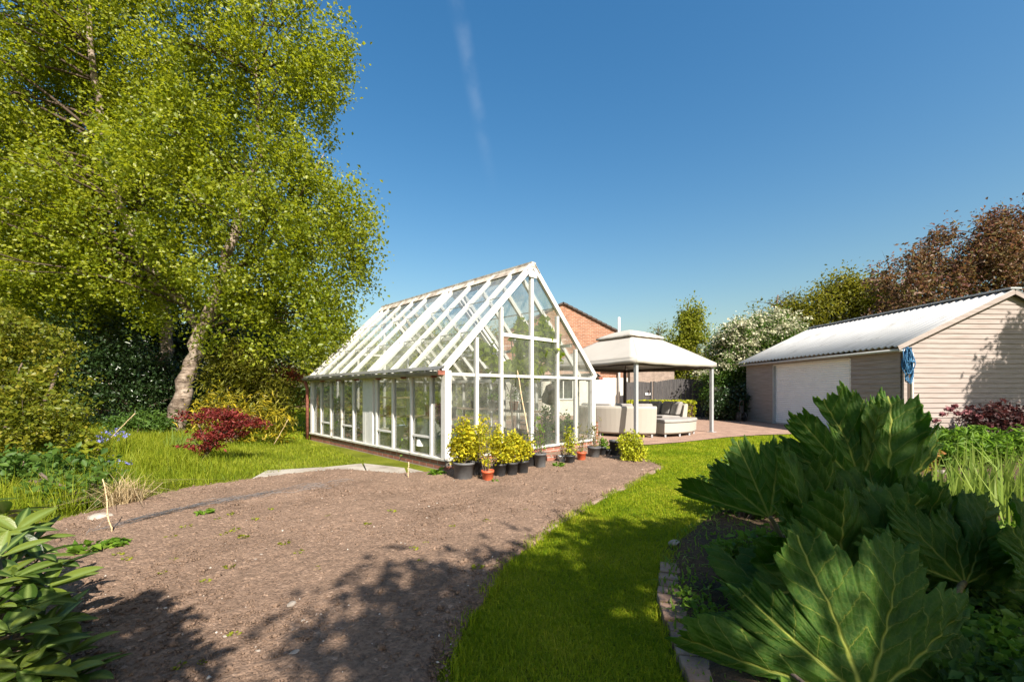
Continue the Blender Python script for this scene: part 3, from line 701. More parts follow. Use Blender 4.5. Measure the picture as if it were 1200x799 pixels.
def canopy(scale, z0, z1, inner, val, sag):
    mb = MB(); n = 14; m2 = 10
    for i in range(4):
        a, b = cor[i] * scale, cor[(i + 1) % 4] * scale
        vs = []
        for v in range(m2 + 1):
            f = v / m2; k = 1 - f * (1 - inner)
            for u in range(n + 1):
                t = u / n; p = a.lerp(b, t) * k
                prof = f ** 1.0; z = z0 + (z1 - z0) * (prof * .86 + .14 * f * f) - sag * math.sin(math.pi * t) * (1 - f) * .5 + .05 * math.sin(math.pi * f)
                vs.append((p.x, p.y, z))
        for u in range(n + 1):
            vs.append(vs[u])
        for u in range(n + 1):
            t = u / n; p = a.lerp(b, t) * 1.004; vs.append((p.x, p.y, z0 - val - sag * math.sin(math.pi * t) * .4 + .008 * math.sin(t * 25)))
        w = n + 1; fs = [(r * w + u, r * w + u + 1, (r + 1) * w + u + 1, (r + 1) * w + u) for r in range(m2) for u in range(n)]
        o = (m2 + 1) * w; fs += [(o + w + u, o + w + u + 1, o + u + 1, o + u) for u in range(n)]
        mb.add(vs, fs)
    return mb
def solid(o, t=.006):
    s = o.modifiers.new('solid', 'SOLIDIFY'); s.thickness = t; return o
solid(canopy(1.06, 2.16, 3.02, .28, .13, .06).build('canopy', FABRIC, gz, True))
solid(canopy(.43, 2.99, 3.26, .0, .045, .02).build('vent_canopy', FABRIC, gz, True))

# ------------------------------------------------------------------ garden furniture on the patio
tcen = Vector((3.75, 13.65, 0))
def arc_block(a0, a1, prof, n=18, ends=True):
    """profile (r,z) closed loop swept between two angles (degrees) about the origin"""
    mb = MB(); k = len(prof); vs = []
    for i in range(n + 1):
        a = R(a0 + (a1 - a0) * i / n); vs += [(r * math.cos(a), r * math.sin(a), z) for r, z in prof]
    fs = [(i * k + j, i * k + (j + 1) % k, (i + 1) * k + (j + 1) % k, (i + 1) * k + j) for i in range(n) for j in range(k)]
    if ends: fs += [tuple(range(k - 1, -1, -1)), tuple(range(n * k, n * k + k))]
    mb.add(vs, fs); return mb
def sofa(label, a0, a1, name='curved_sofa', back=True, grp=None):
    t = thing(name, label, 'sofa' if back else 'bench', tcen, 0, grp)
    ro, ri = 1.95, 1.15
    if back:
        arc_block(a0, a1, [(ri, .09), (ro - .05, .09), (ro, .13), (ro + .07, .80), (ro + .06, .86), (ro - .0, .87), (ro - .06, .82), (ro - .14, .36), (ri, .36)]).build('body', RATTAN, t, False, .012)
        step = (a1 - a0) / 2
        for q in range(2):
            s0, s1 = a0 + step * q + 1, a0 + step * (q + 1) - 1
            arc_block(s0, s1, [(ri - .02, .362), (ro - .18, .362), (ro - .18, .47), (ri + .04, .50), (ri - .02, .46)]).build('seat_cushion', CUSHION, t, False, .03)
            for e in range(2):
                e0, e1 = s0 + (s1 - s0) * e / 2 + .6, s0 + (s1 - s0) * (e + 1) / 2 - .6
                arc_block(e0, e1, [(ro - .34, .50), (ro - .17, .50), (ro - .05, .90), (ro - .12, .95), (ro - .22, .88)], 8).build('back_cushion', CUSHION, t, False, .045)
    else:
        arc_block(a0, a1, [(1.35, .09), (1.93, .09), (1.97, .13), (1.98, .40), (1.32, .40), (1.32, .13)]).build('body', RATTAN, t, False, .012)
        arc_block(a0 - .3, a1 + .3, [(1.31, .402), (2.0, .402), (2.01, .45), (1.97, .50), (1.35, .50), (1.30, .45)]).build('seat_cushion', CUSHION, t, False, .03)
    for i in range(4):
        for r in ((ri + .08, ro - .06) if back else (1.42, 1.9)):
            a = R(a0 + (a1 - a0) * (.04 + .92 * i / 3)); MB().box((r * math.cos(a), r * math.sin(a), .047), (.045, .045, .09)).build('foot', GREYMETAL, t)
    return t
sofa('pale rattan curved sofa turned away, its tall back beside the greenhouse corner', 205, 276)
sofa('pale rattan curved sofa with plump grey cushions in front of the yellow hedge', 8, 66)
sofa('backless curved rattan bench with a grey seat pad at the lawn edge', 283, 334, 'curved_bench', False)
tb = thing('garden_table', 'round rattan table with a dark glass top between the curved sofas', 'table', tcen)
MB().lathe([(0.02, .03), (.42, .03), (.42, .06), (.36, .30), (.40, .60), (.02, .60)], n=28).build('pedestal', RATTAN, tb, True)
MB().lathe([(0.0, .62), (.70, .62), (.705, .635), (.70, .65), (0.0, .65)], n=36).build('tabletop', M('dark_table_glass', [(.03, .032, .034), (.05, .05, .052)], 3, .15, spec=.6), tb)
MB().lathe([(0.66, .60), (.70, .60), (.70, .618), (.66, .618)], n=36).build('rim', RATTAN, tb)
ht = thing('hose_trolley', 'small black two-wheeled trolley parked against the far corner of the garage', 'trolley', P(871, 494, 17.6) * 1)
ht.location = (9.62, 17.9, .008)
for s in (-.12, .12):
    w = MB(); n = 18
    w.tube([(s - .03, 0, .2), (s + .03, 0, .2)], .2, 20); wo_ = w.build('wheel', BLACKPL, ht, False, .012)
    MB().tube([(s - .038, 0, .2), (s + .038, 0, .2)], .07, 14).build('hub', GREYPL, wo_)
MB().tube([(-.12, 0, .2), (.12, 0, .2)], .018, 8).build('axle', DARKMETAL, ht)
MB().tube([(-.08, 0, .2), (-.08, -.02, .75), (-.06, -.05, .86), (.06, -.05, .86), (.08, -.02, .75), (.08, 0, .2)], .016, 8).build('handle', DARKMETAL, ht, True)
MB().box((0, .0, .48), (.13, .1, .34)).build('body', BLACKPL, ht, bevel=.02)
# ------------------------------------------------------------------ plant materials
BIRCHBARK = None
def birchbark():
    m_, n, l, b = nodes('birch_bark'); v = mapping(n, l, (1.2, 1.2, 5)); n1 = noise(n, l, v, 3.0, 7, .7)
    v2 = mapping(n, l, (.8, .8, .6)); n2 = noise(n, l, v2, 1.6, 6, .7)
    c = ramp(n, l, n1, [(.38, (.07, .05, .035)), (.49, (.24, .18, .135)), (.66, (.40, .335, .275))])
    mc = n.new('ShaderNodeMix'); mc.data_type = 'RGBA'; mc.blend_type = 'MULTIPLY'; mc.inputs[0].default_value = 1; l.new(c, mc.inputs[6])
    l.new(ramp(n, l, n2, [(.40, (.25, .21, .18)), (.56, (1, 1, 1))]), mc.inputs[7]); l.new(mc.outputs[2], b.inputs['Base Color'])
    b.inputs['Roughness'].default_value = .85; bump(n, l, b, n1, .6, .03); return m_
BIRCHBARK = birchbark()
BARK = M('brown_bark', [(.06, .045, .032), (.13, .095, .07), (.18, .14, .11)], 6, .95, (3, 3, .8), .6, 30)
BIRCHLEAF = leafmat('birch_leaf', [(.060, .095, .006), (.155, .195, .010), (.32, .335, .035)], (.50, .53, .015), .47, .42, .5, .35)
YGREEN = leafmat('yellow_green_leaf', [(.10, .13, .010), (.18, .20, .015), (.28, .27, .025)], (.35, .40, .03), .4)
BUSHLEAF = leafmat('bush_leaf', [(.05, .075, .006), (.12, .14, .010), (.24, .21, .02)], (.36, .36, .02), .38, .45, 1.6, .3)
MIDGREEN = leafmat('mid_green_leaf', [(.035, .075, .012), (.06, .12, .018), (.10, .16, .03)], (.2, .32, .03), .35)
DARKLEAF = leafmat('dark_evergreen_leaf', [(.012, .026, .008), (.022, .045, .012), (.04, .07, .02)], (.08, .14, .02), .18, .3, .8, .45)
COPPER = leafmat('copper_cherry_leaf', [(.075, .030, .026), (.14, .060, .048), (.105, .10, .02), (.27, .15, .125)], (.28, .13, .05), .35, .45, .5)
OLIVE = leafmat('olive_spring_leaf', [(.07, .085, .008), (.13, .135, .012), (.21, .19, .025)], (.36, .34, .02), .4)
REDLEAF = leafmat('crimson_maple_leaf', [(.075, .012, .012), (.15, .022, .020), (.26, .05, .035)], (.45, .04, .03), .32)
ORANGELEAF = leafmat('orange_red_leaf', [(.22, .05, .02), (.35, .09, .03), (.38, .15, .04)], (.5, .15, .05), .35)
GOLD = leafmat('gold_variegated_leaf', [(.16, .20, .012), (.46, .42, .02), (.64, .54, .03)], (.75, .65, .03), .4, .55, 2.5, .2, .75)
BAMBOOGOLD = leafmat('golden_bamboo_leaf', [(.12, .13, .012), (.26, .22, .015), (.46, .35, .02)], (.45, .40, .02), .32, .45, 2.5, .3, .8)
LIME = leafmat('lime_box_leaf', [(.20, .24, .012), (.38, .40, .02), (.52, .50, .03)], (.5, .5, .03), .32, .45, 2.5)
BLOSSOM = leafmat('cream_blossom', [(.36, .37, .20), (.52, .50, .34), (.62, .58, .44)], (.5, .5, .35), .25, .7)
BLUEBELL = leafmat('bluebell_flower', [(.16, .16, .45), (.24, .25, .60), (.32, .34, .66)], (.3, .3, .7), .3)
PINKHEAD = leafmat('dusky_pink_flower', [(.16, .05, .06), (.26, .10, .11), (.34, .16, .16)], (.4, .15, .15), .25, .7)
LAWNBLADE = leafmat('lawn_blade', [(.055, .115, .004), (.14, .215, .006), (.27, .31, .015), (.42, .39, .04)], (.47, .56, .008), .45, .6, 1.3, .12)
TALLBLADE = leafmat('long_grass_blade', [(.08, .125, .008), (.17, .215, .012), (.30, .31, .03)], (.45, .52, .02), .42, .55, .7, .15)
STRAW = leafmat('dry_straw', [(.30, .22, .11), (.42, .32, .18), (.5, .4, .25)], (.4, .3, .15), .2, .8)
IRISLEAF = leafmat('iris_leaf', [(.12, .19, .03), (.18, .25, .045), (.25, .30, .07)], (.3, .4, .05), .4, .4)
VINELEAF = leafmat('vine_leaf', [(.20, .28, .015), (.32, .42, .025), (.45, .50, .05)], (.65, .78, .04), .5)
HERB = leafmat('bright_perennial_leaf', [(.06, .13, .012), (.12, .21, .02), (.20, .28, .035)], (.22, .42, .03), .38)
RHODO = None

BRANCHBARK = M('dark_twig_bark', [(.045, .03, .02), (.09, .065, .045)], 8, .9)
# ------------------------------------------------------------------ big birch on the left
def E(px, py, Y, rx, ry, rz): return (P(px, py, Y), (rx / FPX * Y, ry, rz / FPX * Y))     # photo px radii
bt = [[(*P(206, 506, 12.7), .31), (*P(214, 470, 12.7), .235), (*P(224, 425, 12.7), .205), (*P(238, 383, 12.7), .18), (*P(262, 318, 12.6), .14), (*P(285, 240, 12.6), .11), (*P(305, 180, 12.5), .08), (*P(300, 60, 12.3), .05), (*P(290, -60, 12.3), .02)],
      [(*P(236, 388, 12.7), .13), (*P(212, 352, 12.6), .13), (*P(171, 312, 12.4), .12), (*P(140, 240, 12.2), .11), (*P(118, 140, 12.0), .09), (*P(106, 50, 12.0), .07), (*P(100, -60, 12.0), .04)],
      [(*P(214, 352, 12.7), .07), (*P(178, 330, 12.9), .07), (*P(165, 250, 13.0), .05), (*P(180, 120, 13), .02)],
      [(*P(262, 318, 12.6), .06), (*P(305, 300, 12.4), .05), (*P(345, 240, 12.2), .03), (*P(380, 180, 12), .012)]]
be = [E(110, 60, 12.5, 190, 3.0, 200), E(300, 90, 12.4, 105, 2.6, 150), E(250, 250, 12.2, 160, 3.0, 130), E(80, 260, 12.4, 140, 2.6, 130), E(355, 270, 12.3, 92, 2.0, 110),
      E(400, 265, 12.2, 38, 1.0, 60), E(360, 366, 11.9, 54, 1.5, 48), E(300, 350, 12.0, 80, 1.6, 70), E(375, 370, 11.8, 40, 1.2, 55), E(200, 330, 12.2, 90, 1.4, 55), E(370, 60, 12.4, 42, 1.4, 70), E(250, -160, 12.4, 130, 2.6, 150), E(60, -160, 12.4, 200, 3, 150), E(-80, 120, 12.4, 120, 2.5, 250)]
_, bcs = tree('birch_tree', 'tall birch with pale leaning trunk and wide bright green crown beside the greenhouse', 'tree', bt, be, 5000, 60, .34, .086, BIRCHLEAF, BIRCHBARK, 150, lowbr=2.2, clear=.27,
     droop=.42, power=.5, gaps=.26, ratio=.75, gapscale=1.3, brad=.045)
bt2 = [[(*P(190, 498, 14.2), .24), (*P(192, 440, 14.2), .20), (*P(196, 380, 14.2), .17), (*P(175, 280, 14.2), .12), (*P(150, 150, 14.2), .07), (*P(140, 40, 14.2), .03)]]
tree('birch_tree', 'darker birch trunk standing close behind the pale leaning birch', 'tree', bt2, [E(150, 190, 14.6, 150, 2.2, 150), E(60, 330, 14.8, 130, 2, 80)], 1300, 42, .45, .11, BIRCHLEAF, BIRCHBARK, 40, droop=.4, ratio=.7)

# ------------------------------------------------------------------ trees and shrubs at the left and behind
def shrub(name, label, cat, base, ells, nclump, per, crad, ls, mat, bark=BARK, nst=7, group=None, **k):
    """stems from one base to the crown ellipsoids; > trunk (the stems), crown"""
    base = Vector(base); tr = []
    for i in range(nst):
        c, r = ells[i % len(ells)]; e = Vector(c) + Vector((random.uniform(-.6, .6) * r[0], random.uniform(-.6, .6) * r[1], random.uniform(-.2, .6) * r[2]))
        mid = base.lerp(e, .45) + Vector((random.uniform(-.1, .1), random.uniform(-.1, .1), .12)) * (e - base).length
        rr = .012 + .012 * (e - base).length; st = base + Vector((random.uniform(-.06, .06), random.uniform(-.06, .06), -.03))
        tr.append([(*st, rr), (*mid, rr * .7), (*e, rr * .3)])
    return tree(name, label, cat, tr, ells, nclump, per, crad, ls, mat, bark, k.pop('nbr', 14), group, **k)
def EW(x, y, z, rx, ry, rz): return (Vector((x, y, z)), (rx, ry, rz))
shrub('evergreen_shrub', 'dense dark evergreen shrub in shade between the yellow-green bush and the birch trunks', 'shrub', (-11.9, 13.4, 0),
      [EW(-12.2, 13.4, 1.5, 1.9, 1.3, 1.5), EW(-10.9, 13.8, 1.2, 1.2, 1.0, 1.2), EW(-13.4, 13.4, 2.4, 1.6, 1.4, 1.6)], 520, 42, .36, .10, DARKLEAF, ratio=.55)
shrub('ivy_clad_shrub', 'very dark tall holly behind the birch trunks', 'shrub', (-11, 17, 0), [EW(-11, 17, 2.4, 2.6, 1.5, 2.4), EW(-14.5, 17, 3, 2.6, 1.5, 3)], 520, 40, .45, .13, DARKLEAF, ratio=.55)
shrub('yellow_green_bush', 'spreading yellow-green bush at the frame edge with small rounded leaves', 'shrub', (-8.2, 6.9, 0),
      [EW(-8.1, 7.0, 1.2, 1.0, .8, .9), EW(-8.9, 7.4, 1.9, 1.1, .9, .8), EW(-7.4, 6.6, .7, .7, .6, .5), EW(-9.8, 7.6, 2.1, 1.2, 1, 1.0), EW(-7.4, 6.1, .35, .7, .4, .3)], 430, 46, .22, .062, BUSHLEAF, ratio=.7, gaps=.42, gapscale=2.2, flat=.55)
shrub('golden_bamboo', 'golden yellow bamboo clump behind the crimson maple', 'bamboo', (-6.9, 10.4, 0),
      [EW(-6.6, 10.4, .70, 1.1, .6, .5), EW(-7.4, 10.7, .8, .7, .6, .55), EW(-5.8, 10.2, .5, .5, .5, .35)], 95, 24, .30, .15, BAMBOOGOLD, ratio=.15, droop=.12, nst=14)
shrub('olive_bamboo', 'tall arching olive-green bamboo rising behind the golden clump', 'bamboo', (-7.9, 12.4, 0),
      [EW(-7.9, 12.4, 1.7, 1.0, .8, 1.1), EW(-6.9, 12.6, 1.2, .6, .6, .6)], 200, 34, .36, .17, OLIVE, ratio=.16, droop=.3, nst=16)
mp = G(236, 541)
mt = [[(mp.x, mp.y, -.02, .045), (mp.x + .12, mp.y + .02, .22, .035), (mp.x + .30, mp.y, .42, .025), (mp.x + .45, mp.y + .05, .62, .012)], [(mp.x + .12, mp.y, .2, .025), (mp.x + .02, mp.y, .5, .015), (mp.x - .1, mp.y + .05, .7, .008)]]
tree('maple_shrub', 'small crimson cut-leaf maple with layered branches in the long grass', 'shrub', mt,
     [EW(mp.x + .20, mp.y, .84, .62, .45, .13), EW(mp.x + .62, mp.y + .05, .70, .55, .4, .11), EW(mp.x + .35, mp.y - .05, .48, .5, .4, .12), EW(mp.x + .12, mp.y - .1, .28, .35, .3, .10)], 190, 20, .11, .055, REDLEAF, BARK, 26, ratio=.42, flat=.45, up=.6)
tree('maple_tree', 'far orange-red maple on the sunny back lawn', 'tree', [[(-7.55, 14, -.05, .06), (-7.5, 14, .9, .05), (-7.6, 14, 1.7, .02)]], [EW(-7.5, 14, 1.75, .62, .5, .42), EW(-7.9, 14, 1.35, .4, .4, .25)], 90, 18, .16, .085, ORANGELEAF, BARK, 14, ratio=.5)
for i, (px, py, Y, rx, rz, mat, lab) in enumerate((
        (20, 330, 19, 120, 120, YGREEN, 'pale green tree at the frame edge behind the yellow-green bush'),
        (120, 380, 24, 110, 85, MIDGREEN, 'mid green rounded tree far behind the birch trunks'),
        (290, 380, 30, 60, 46, YGREEN, 'yellow-green rounded tree at the far end of the back lawn'),
        (395, 418, 44, 60, 34, YGREEN, 'green tree seen through the long glass wall of the greenhouse'),
        (490, 415, 46, 60, 36, YGREEN, 'olive tree seen through the roof glass of the greenhouse'),
        (575, 418, 44, 50, 33, OLIVE, 'green tree seen through the gable glass beside the brick house'))):
    c = P(px, py, Y); s = Y / FPX
    tree('background_tree', lab, 'tree', [[(c.x, Y, -.1, .22), (c.x + .2, Y, c.z * .5, .17), (c.x, Y, c.z, .08)]],
         [(c, (rx * s, 2.5, rz * s)), (c + Vector((-rx * s * .5, 0, -rz * s * .5)), (rx * s * .6, 2, rz * s * .5)), (c + Vector((rx * s * .5, .5, -rz * s * .45)), (rx * s * .6, 2, rz * s * .5))], 380, 30, .75, .26, mat, BARK, 24, gaps=.15)
# a low hedge closes the back lawn
hb = []
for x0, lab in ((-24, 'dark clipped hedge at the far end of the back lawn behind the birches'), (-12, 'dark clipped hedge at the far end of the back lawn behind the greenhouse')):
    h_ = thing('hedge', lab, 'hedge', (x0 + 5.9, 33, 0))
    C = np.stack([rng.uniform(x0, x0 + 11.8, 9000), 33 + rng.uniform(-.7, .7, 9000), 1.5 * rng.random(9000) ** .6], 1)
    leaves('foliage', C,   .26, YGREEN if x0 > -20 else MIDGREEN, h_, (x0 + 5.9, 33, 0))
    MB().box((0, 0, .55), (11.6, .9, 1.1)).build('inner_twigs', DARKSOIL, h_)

# ------------------------------------------------------------------ trees behind the gazebo and the garage
c = P(805, 395, 30)
tree('slender_birch', 'tall wispy light green tree rising behind the gazebo canopy', 'tree', [[(c.x, 30, 0, .16), (c.x + .1, 30, 3, .12), (c.x, 30, 5.5, .06), (c.x + .1, 30, 7.6, .02)]],
     [(Vector((c.x, 30, 4.2)), (1.7, 1.2, 2.4)), (Vector((c.x + .2, 30, 6.2)), (.9, .7, 1.7)), (Vector((c.x - .9, 30, 3.2)), (.9, .8, 1.4)), (Vector((c.x + 1.3, 30, 3.4)), (.8, .8, 1.4))], 900, 26, .42, .15, YGREEN, BARK, 50, gaps=.25, power=.7)
c = P(768, 410, 42)
tree('bare_tree', 'thin bare tree just in leaf far behind the gazebo peak', 'tree', [[(c.x, 42, 0, .2), (c.x, 42, 4, .12), (c.x + .3, 42, 7.6, .03)]], [(Vector((c.x, 42, 5.4)), (2.6, 1, 2.0)), (Vector((c.x + .4, 42, 7)), (1.2, .8, 1.2))], 70, 10, .5, .16, OLIVE, BARK, 60, power=.8)
# cream flowering tree
wt = [[(9.7, 20.3, 0, .16), (9.9, 20.2, 1.5, .13), (10.4, 20.2, 3.0, .08), (10.8, 20.2, 4.3, .03)], [(9.9, 20.2, 1.5, .09), (11.4, 20.4, 3, .05), (12.4, 20.4, 4.1, .02)]]
we = [EW(10.3, 20.3, 2.7, 1.25, 1.2, 1.15), EW(11.6, 20.6, 3.7, 1.5, 1.3, 1.15), EW(13.0, 20.9, 4.2, 1.5, 1.2, .9), EW(10.5, 20.2, 3.6, 1.0, 1.0, 1.0), EW(9.6, 20.0, 1.6, .9, .9, 1.0)]
wr, wcs = tree('flowering_tree', 'broad tree covered in cream blossom between the gazebo and the garage', 'tree', wt, we, 520, 40, .34, .12, MIDGREEN, BARK, 40, ratio=.6)
k = wcs[:, 2] > 1.9; C = clumps(wcs[k] + np.array([-.06, -.20, .20]), 30, .34, 0, .40); wb = wr.location
leaves('blossom', C, .095, BLOSSOM, wr, wb, ratio=.8, up=.9)
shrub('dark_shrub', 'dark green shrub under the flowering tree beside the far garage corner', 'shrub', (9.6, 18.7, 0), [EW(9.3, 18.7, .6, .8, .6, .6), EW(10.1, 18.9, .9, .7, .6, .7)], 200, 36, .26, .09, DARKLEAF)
shrub('mid_green_shrub', 'mid green shrub against the shaded dark fence', 'shrub', (10.9, 19.6, 0), [EW(10.6, 19.8, 1.4, .9, .6, 1.0), EW(11.3, 19.6, 1.9, .8, .6, .8)], 200, 36, .28, .10, MIDGREEN)
# copper cherry and green trees behind the garage
ct = [[(19.5, 19.5, 0, .3), (19.3, 19.5, 2.6, .25), (18.0, 19.3, 4.8, .16), (17.2, 19.1, 5.6, .08), (16.6, 18.9, 6.0, .03)], [(19.3, 19.5, 2.6, .2), (20.0, 19.3, 5.0, .14), (20.8, 19.0, 7.2, .08), (21.4, 18.8, 8.8, .03)], [(18.4, 19.4, 4.3, .10), (18.2, 19, 6.2, .07), (18.0, 18.8, 7.6, .03)]]
ce = [EW(20.8, 19.0, 7.2, 2.6, 1.8, 1.9), EW(18.2, 19.0, 6.3, 2.2, 1.6, 1.4), EW(16.9, 18.9, 5.9, 1.1, 1.1, .7), EW(22.6, 19, 6.8, 2.6, 1.8, 2.4), EW(19.0, 19.0, 4.9, 3.2, 1.6, .9), EW(21.8, 18.8, 8.6, 1.2, 1, .8), EW(18.0, 18.6, 5.2, 1.8, 1.2, .8)]
tree('copper_cherry', 'wide copper-leaved cherry tree rising behind the garage roof', 'tree', ct, ce, 860, 34, .36, .14, COPPER, BARK, 150, ratio=.5, gaps=.34, gapscale=1.3, droop=.1, brad=.05)
tree('green_tree', 'yellow-green tree beyond the garage ridge beside the copper cherry', 'tree', [[(16.5, 23, 0, .25), (16.3, 23, 3, .2), (16.6, 23, 6, .08)]],
     [EW(16.8, 23, 5.4, 2.4, 1.6, 1.5), EW(18.6, 23, 6.0, 1.9, 1.5, 1.3), EW(15.3, 23, 4.6, 1.3, 1.2, 1.2), EW(17.9, 23, 6.9, 1.0, .9, .7), EW(19.6, 22.6, 6.2, 1.4, 1, .9)], 620, 34, .48, .15, OLIVE, BARK, 60, ratio=.55, gaps=.2)
tree('hazy_bare_tree', 'thin grey-brown tree with sparse leaves between the flowering tree and the yellow-green tree', 'tree', [[(15.3, 25.5, 0, .2), (15.4, 25.5, 4, .12), (15.9, 25.5, 7.0, .04)]], [EW(15.5, 25.5, 5.4, 1.6, 1, 1.6), EW(16.6, 25.5, 6.2, 1.4, 1, 1.0)], 90, 9, .4, .14, OLIVE, BARK, 110, power=.8)
# yellow hedge in a trough behind the sofa
hx = P(812, 485, 17.2)
yh = thing('yellow_hedge', 'clipped bright yellow box hedge behind the grey-cushioned sofa', 'hedge', (6.0, 17.3, 0))
C = np.stack([rng.uniform(-1.35, 1.35, 5200), rng.uniform(-.32, .32, 5200), .05 + .86 * rng.random(5200) ** .5], 1); leaves('foliage', C, .075, LIME, yh)
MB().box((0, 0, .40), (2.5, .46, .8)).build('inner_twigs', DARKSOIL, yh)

# ------------------------------------------------------------------ unseen trees behind the camera that throw the shade on the lawn and on the garage gable
def back_off(x, y, z): return Vector((x, y, 0)) + sdir * (z / sdir.z)
def caster(label, tgt, z, rx, ry, rz, ncl, per, cr, ls, trunk, extra=(), gaps=.1, keep=None):
    es = [(back_off(*tgt[:2], z), (rx, ry, rz))] + [(back_off(a, b, zz), rr) for a, b, zz, rr in extra]
    tree('cherry_tree', label, 'tree', [[(*trunk, .2), (trunk[0], trunk[1], 2.4, .16), (*(es[0][0] - Vector((0, 0, .4))), .08)]], es, ncl, per, cr, ls, COPPER, BARK, 70, ratio=.5, gaps=gaps, power=.6, brad=.04, keepout=keep)
caster('copper-leaved cherry behind the viewer shading the lawn', (1.25, 1.8), 5.2, 1.5, 1.8, .7, 680, 46, .36, .16, (5.2, -4.2, 0),
       [(.15, 2.55, 4.9, (.5, .8, .5)), (.0, 3.1, 4.9, (.4, .5, .4)), (1.5, 3.2, 5.0, (1.3, .75, .5)), (-.45, 2.0, 5.0, (.4, .5, .4)), (2.4, 2.6, 5, (1.2, 1.0, .6)), (.9, 1.5, 5.3, (1.3, 1.2, .5))], .12, ((1.38, 1.75, .35), tuple(sdir), .62))
wtg = lambda x, z: Vector((x, 11.4, z))
def caster2():
    es = []
    for x, z, rr, t in ((13.6, 1.8, (.9, .8, .75), 6.0), (14.8, 2.6, (1.0, .9, 1.0), 6.2), (13.0, 1.1, (.6, .6, .5), 5.6), (13.9, 3.1, (.7, .6, .45), 6.4), (15.5, 1.2, (1.1, .9, .9), 6)):
        es.append((wtg(x, z) + sdir * t, rr))
    c0 = es[1][0]
    tree('cherry_tree', 'copper-leaved cherry outside the frame shading the garage gable', 'tree', [[(c0.x + 1.2, c0.y - .3, 0, .2), (c0.x + .9, c0.y - .2, 2.6, .15), (*c0, .07)]], es, 340, 28, .26, .14, COPPER, BARK, 60, ratio=.5, gaps=.1, power=.6, brad=.035)
caster2()
# ------------------------------------------------------------------ lawn, long grass
LAWN = [G(*p) for p in ((527, 799), (547, 735), (575, 690), (613, 645), (653, 616), (703, 587), (743, 568), (781, 547), (745, 533), (735, 528))] + \
       [Vector(p) for p in ((2.9, 9.9), (4.3, 10.7), (6, 11.85), (7.3, 12.4), (8.6, 12.8), (9.2, 11.5), (7.0, 9.6), (4.2, 7.4), (2.75, 5.6), (2.3, 4.75), (1.6, 4.05), (1.2, 3.45), (.90, 2.7), (.77, 2.05), (.72, 1.0), (-.2, 1.0))]
p2 = scatter(LAWN, 150000, 2.4); d = np.hypot(p2[:, 0], p2[:, 1]); cl = vnoise(np.stack([p2[:, 0] * 2.2, p2[:, 1] * 2.2, 0 * d], 1))
stuff(blades('grass', np.c_[p2, np.full(len(p2), -.012)],     .016 + .016 * cl, .0034 + .0011 * np.maximum(d - 1.5, 0), LAWNBLADE, lean=1.15), 'short mown lawn grass curving between the soil bed and the flower border', 'grass')
ed = [Vector(q) for q in LAWN[:9]]; pts = []
for a_, b_ in zip(ed, ed[1:]):
    m_ = int((b_ - a_).length * 520); t_ = rng.random(m_); o_ = rng.normal(size=(m_, 2)) * .035
    pts.append(np.c_[a_.x + (b_.x - a_.x) * t_ + o_[:, 0], a_.y + (b_.y - a_.y) * t_ + o_[:, 1]])
pts = np.concatenate(pts); pts = pts[vnoise(np.c_[pts * 5, 0 * pts[:, 0]]) > .42]
stuff(blades('edge_grass', np.c_[pts, np.full(len(pts), .0)], .05, .005, LAWNBLADE, lean=1.1), 'ragged longer grass along the lawn edge beside the soil', 'grass')
LEFT = [G(*p) for p in ((70, 606), (150, 588), (215, 571), (300, 558), (395, 547), (430, 541), (361, 516), (345, 505), (250, 497), (130, 500), (20, 530), (-200, 560), (-260, 640), (0, 618))]
p2 = scatter(LEFT, 70000); d = np.hypot(p2[:, 0], p2[:, 1]); cl = vnoise(np.stack([p2[:, 0] * 1.3, p2[:, 1] * 1.3, 0 * d], 1))
xs = (p2[:, 0] / p2[:, 1] * FPX + 600)
hh = np.interp(xs, [60, 180, 260, 330, 420], [.24, .22, .12, .06, .045]) * (.45 + 1.0 * cl)
stuff(blades('long_grass', np.c_[p2, np.full(len(p2), -.01)], hh, .009, TALLBLADE, lean=.8), 'long unmown grass between the soil bed and the birch', 'grass')
FARL = [Vector(p) for p in ((-9.5, 13), (-5.6, 11.3), (-4.0, 14), (0, 20), (-3, 28), (-20, 28), (-16, 14))]
p2 = scatter(FARL, 22000); stuff(blades('back_lawn_grass', np.c_[p2, np.full(len(p2), -.01)], .07, .03, LAWNBLADE, lean=.5), 'sunlit grass of the back lawn beyond the greenhouse', 'grass')
tu = G(150, 590)
q = tu + Vector((0, -.05, 0)); n = 380; a = rng.uniform(0, 6.28, n); r = .16 * np.sqrt(rng.random(n))
tg = blades('dry_grass_tuft', np.c_[q.x + r * np.cos(a), q.y + r * np.sin(a), 0 * a], .26, .008, STRAW, lean=1.3); tag(tg, 'tuft of dry straw-coloured grass flopping onto the soil edge', 'grass tuft')

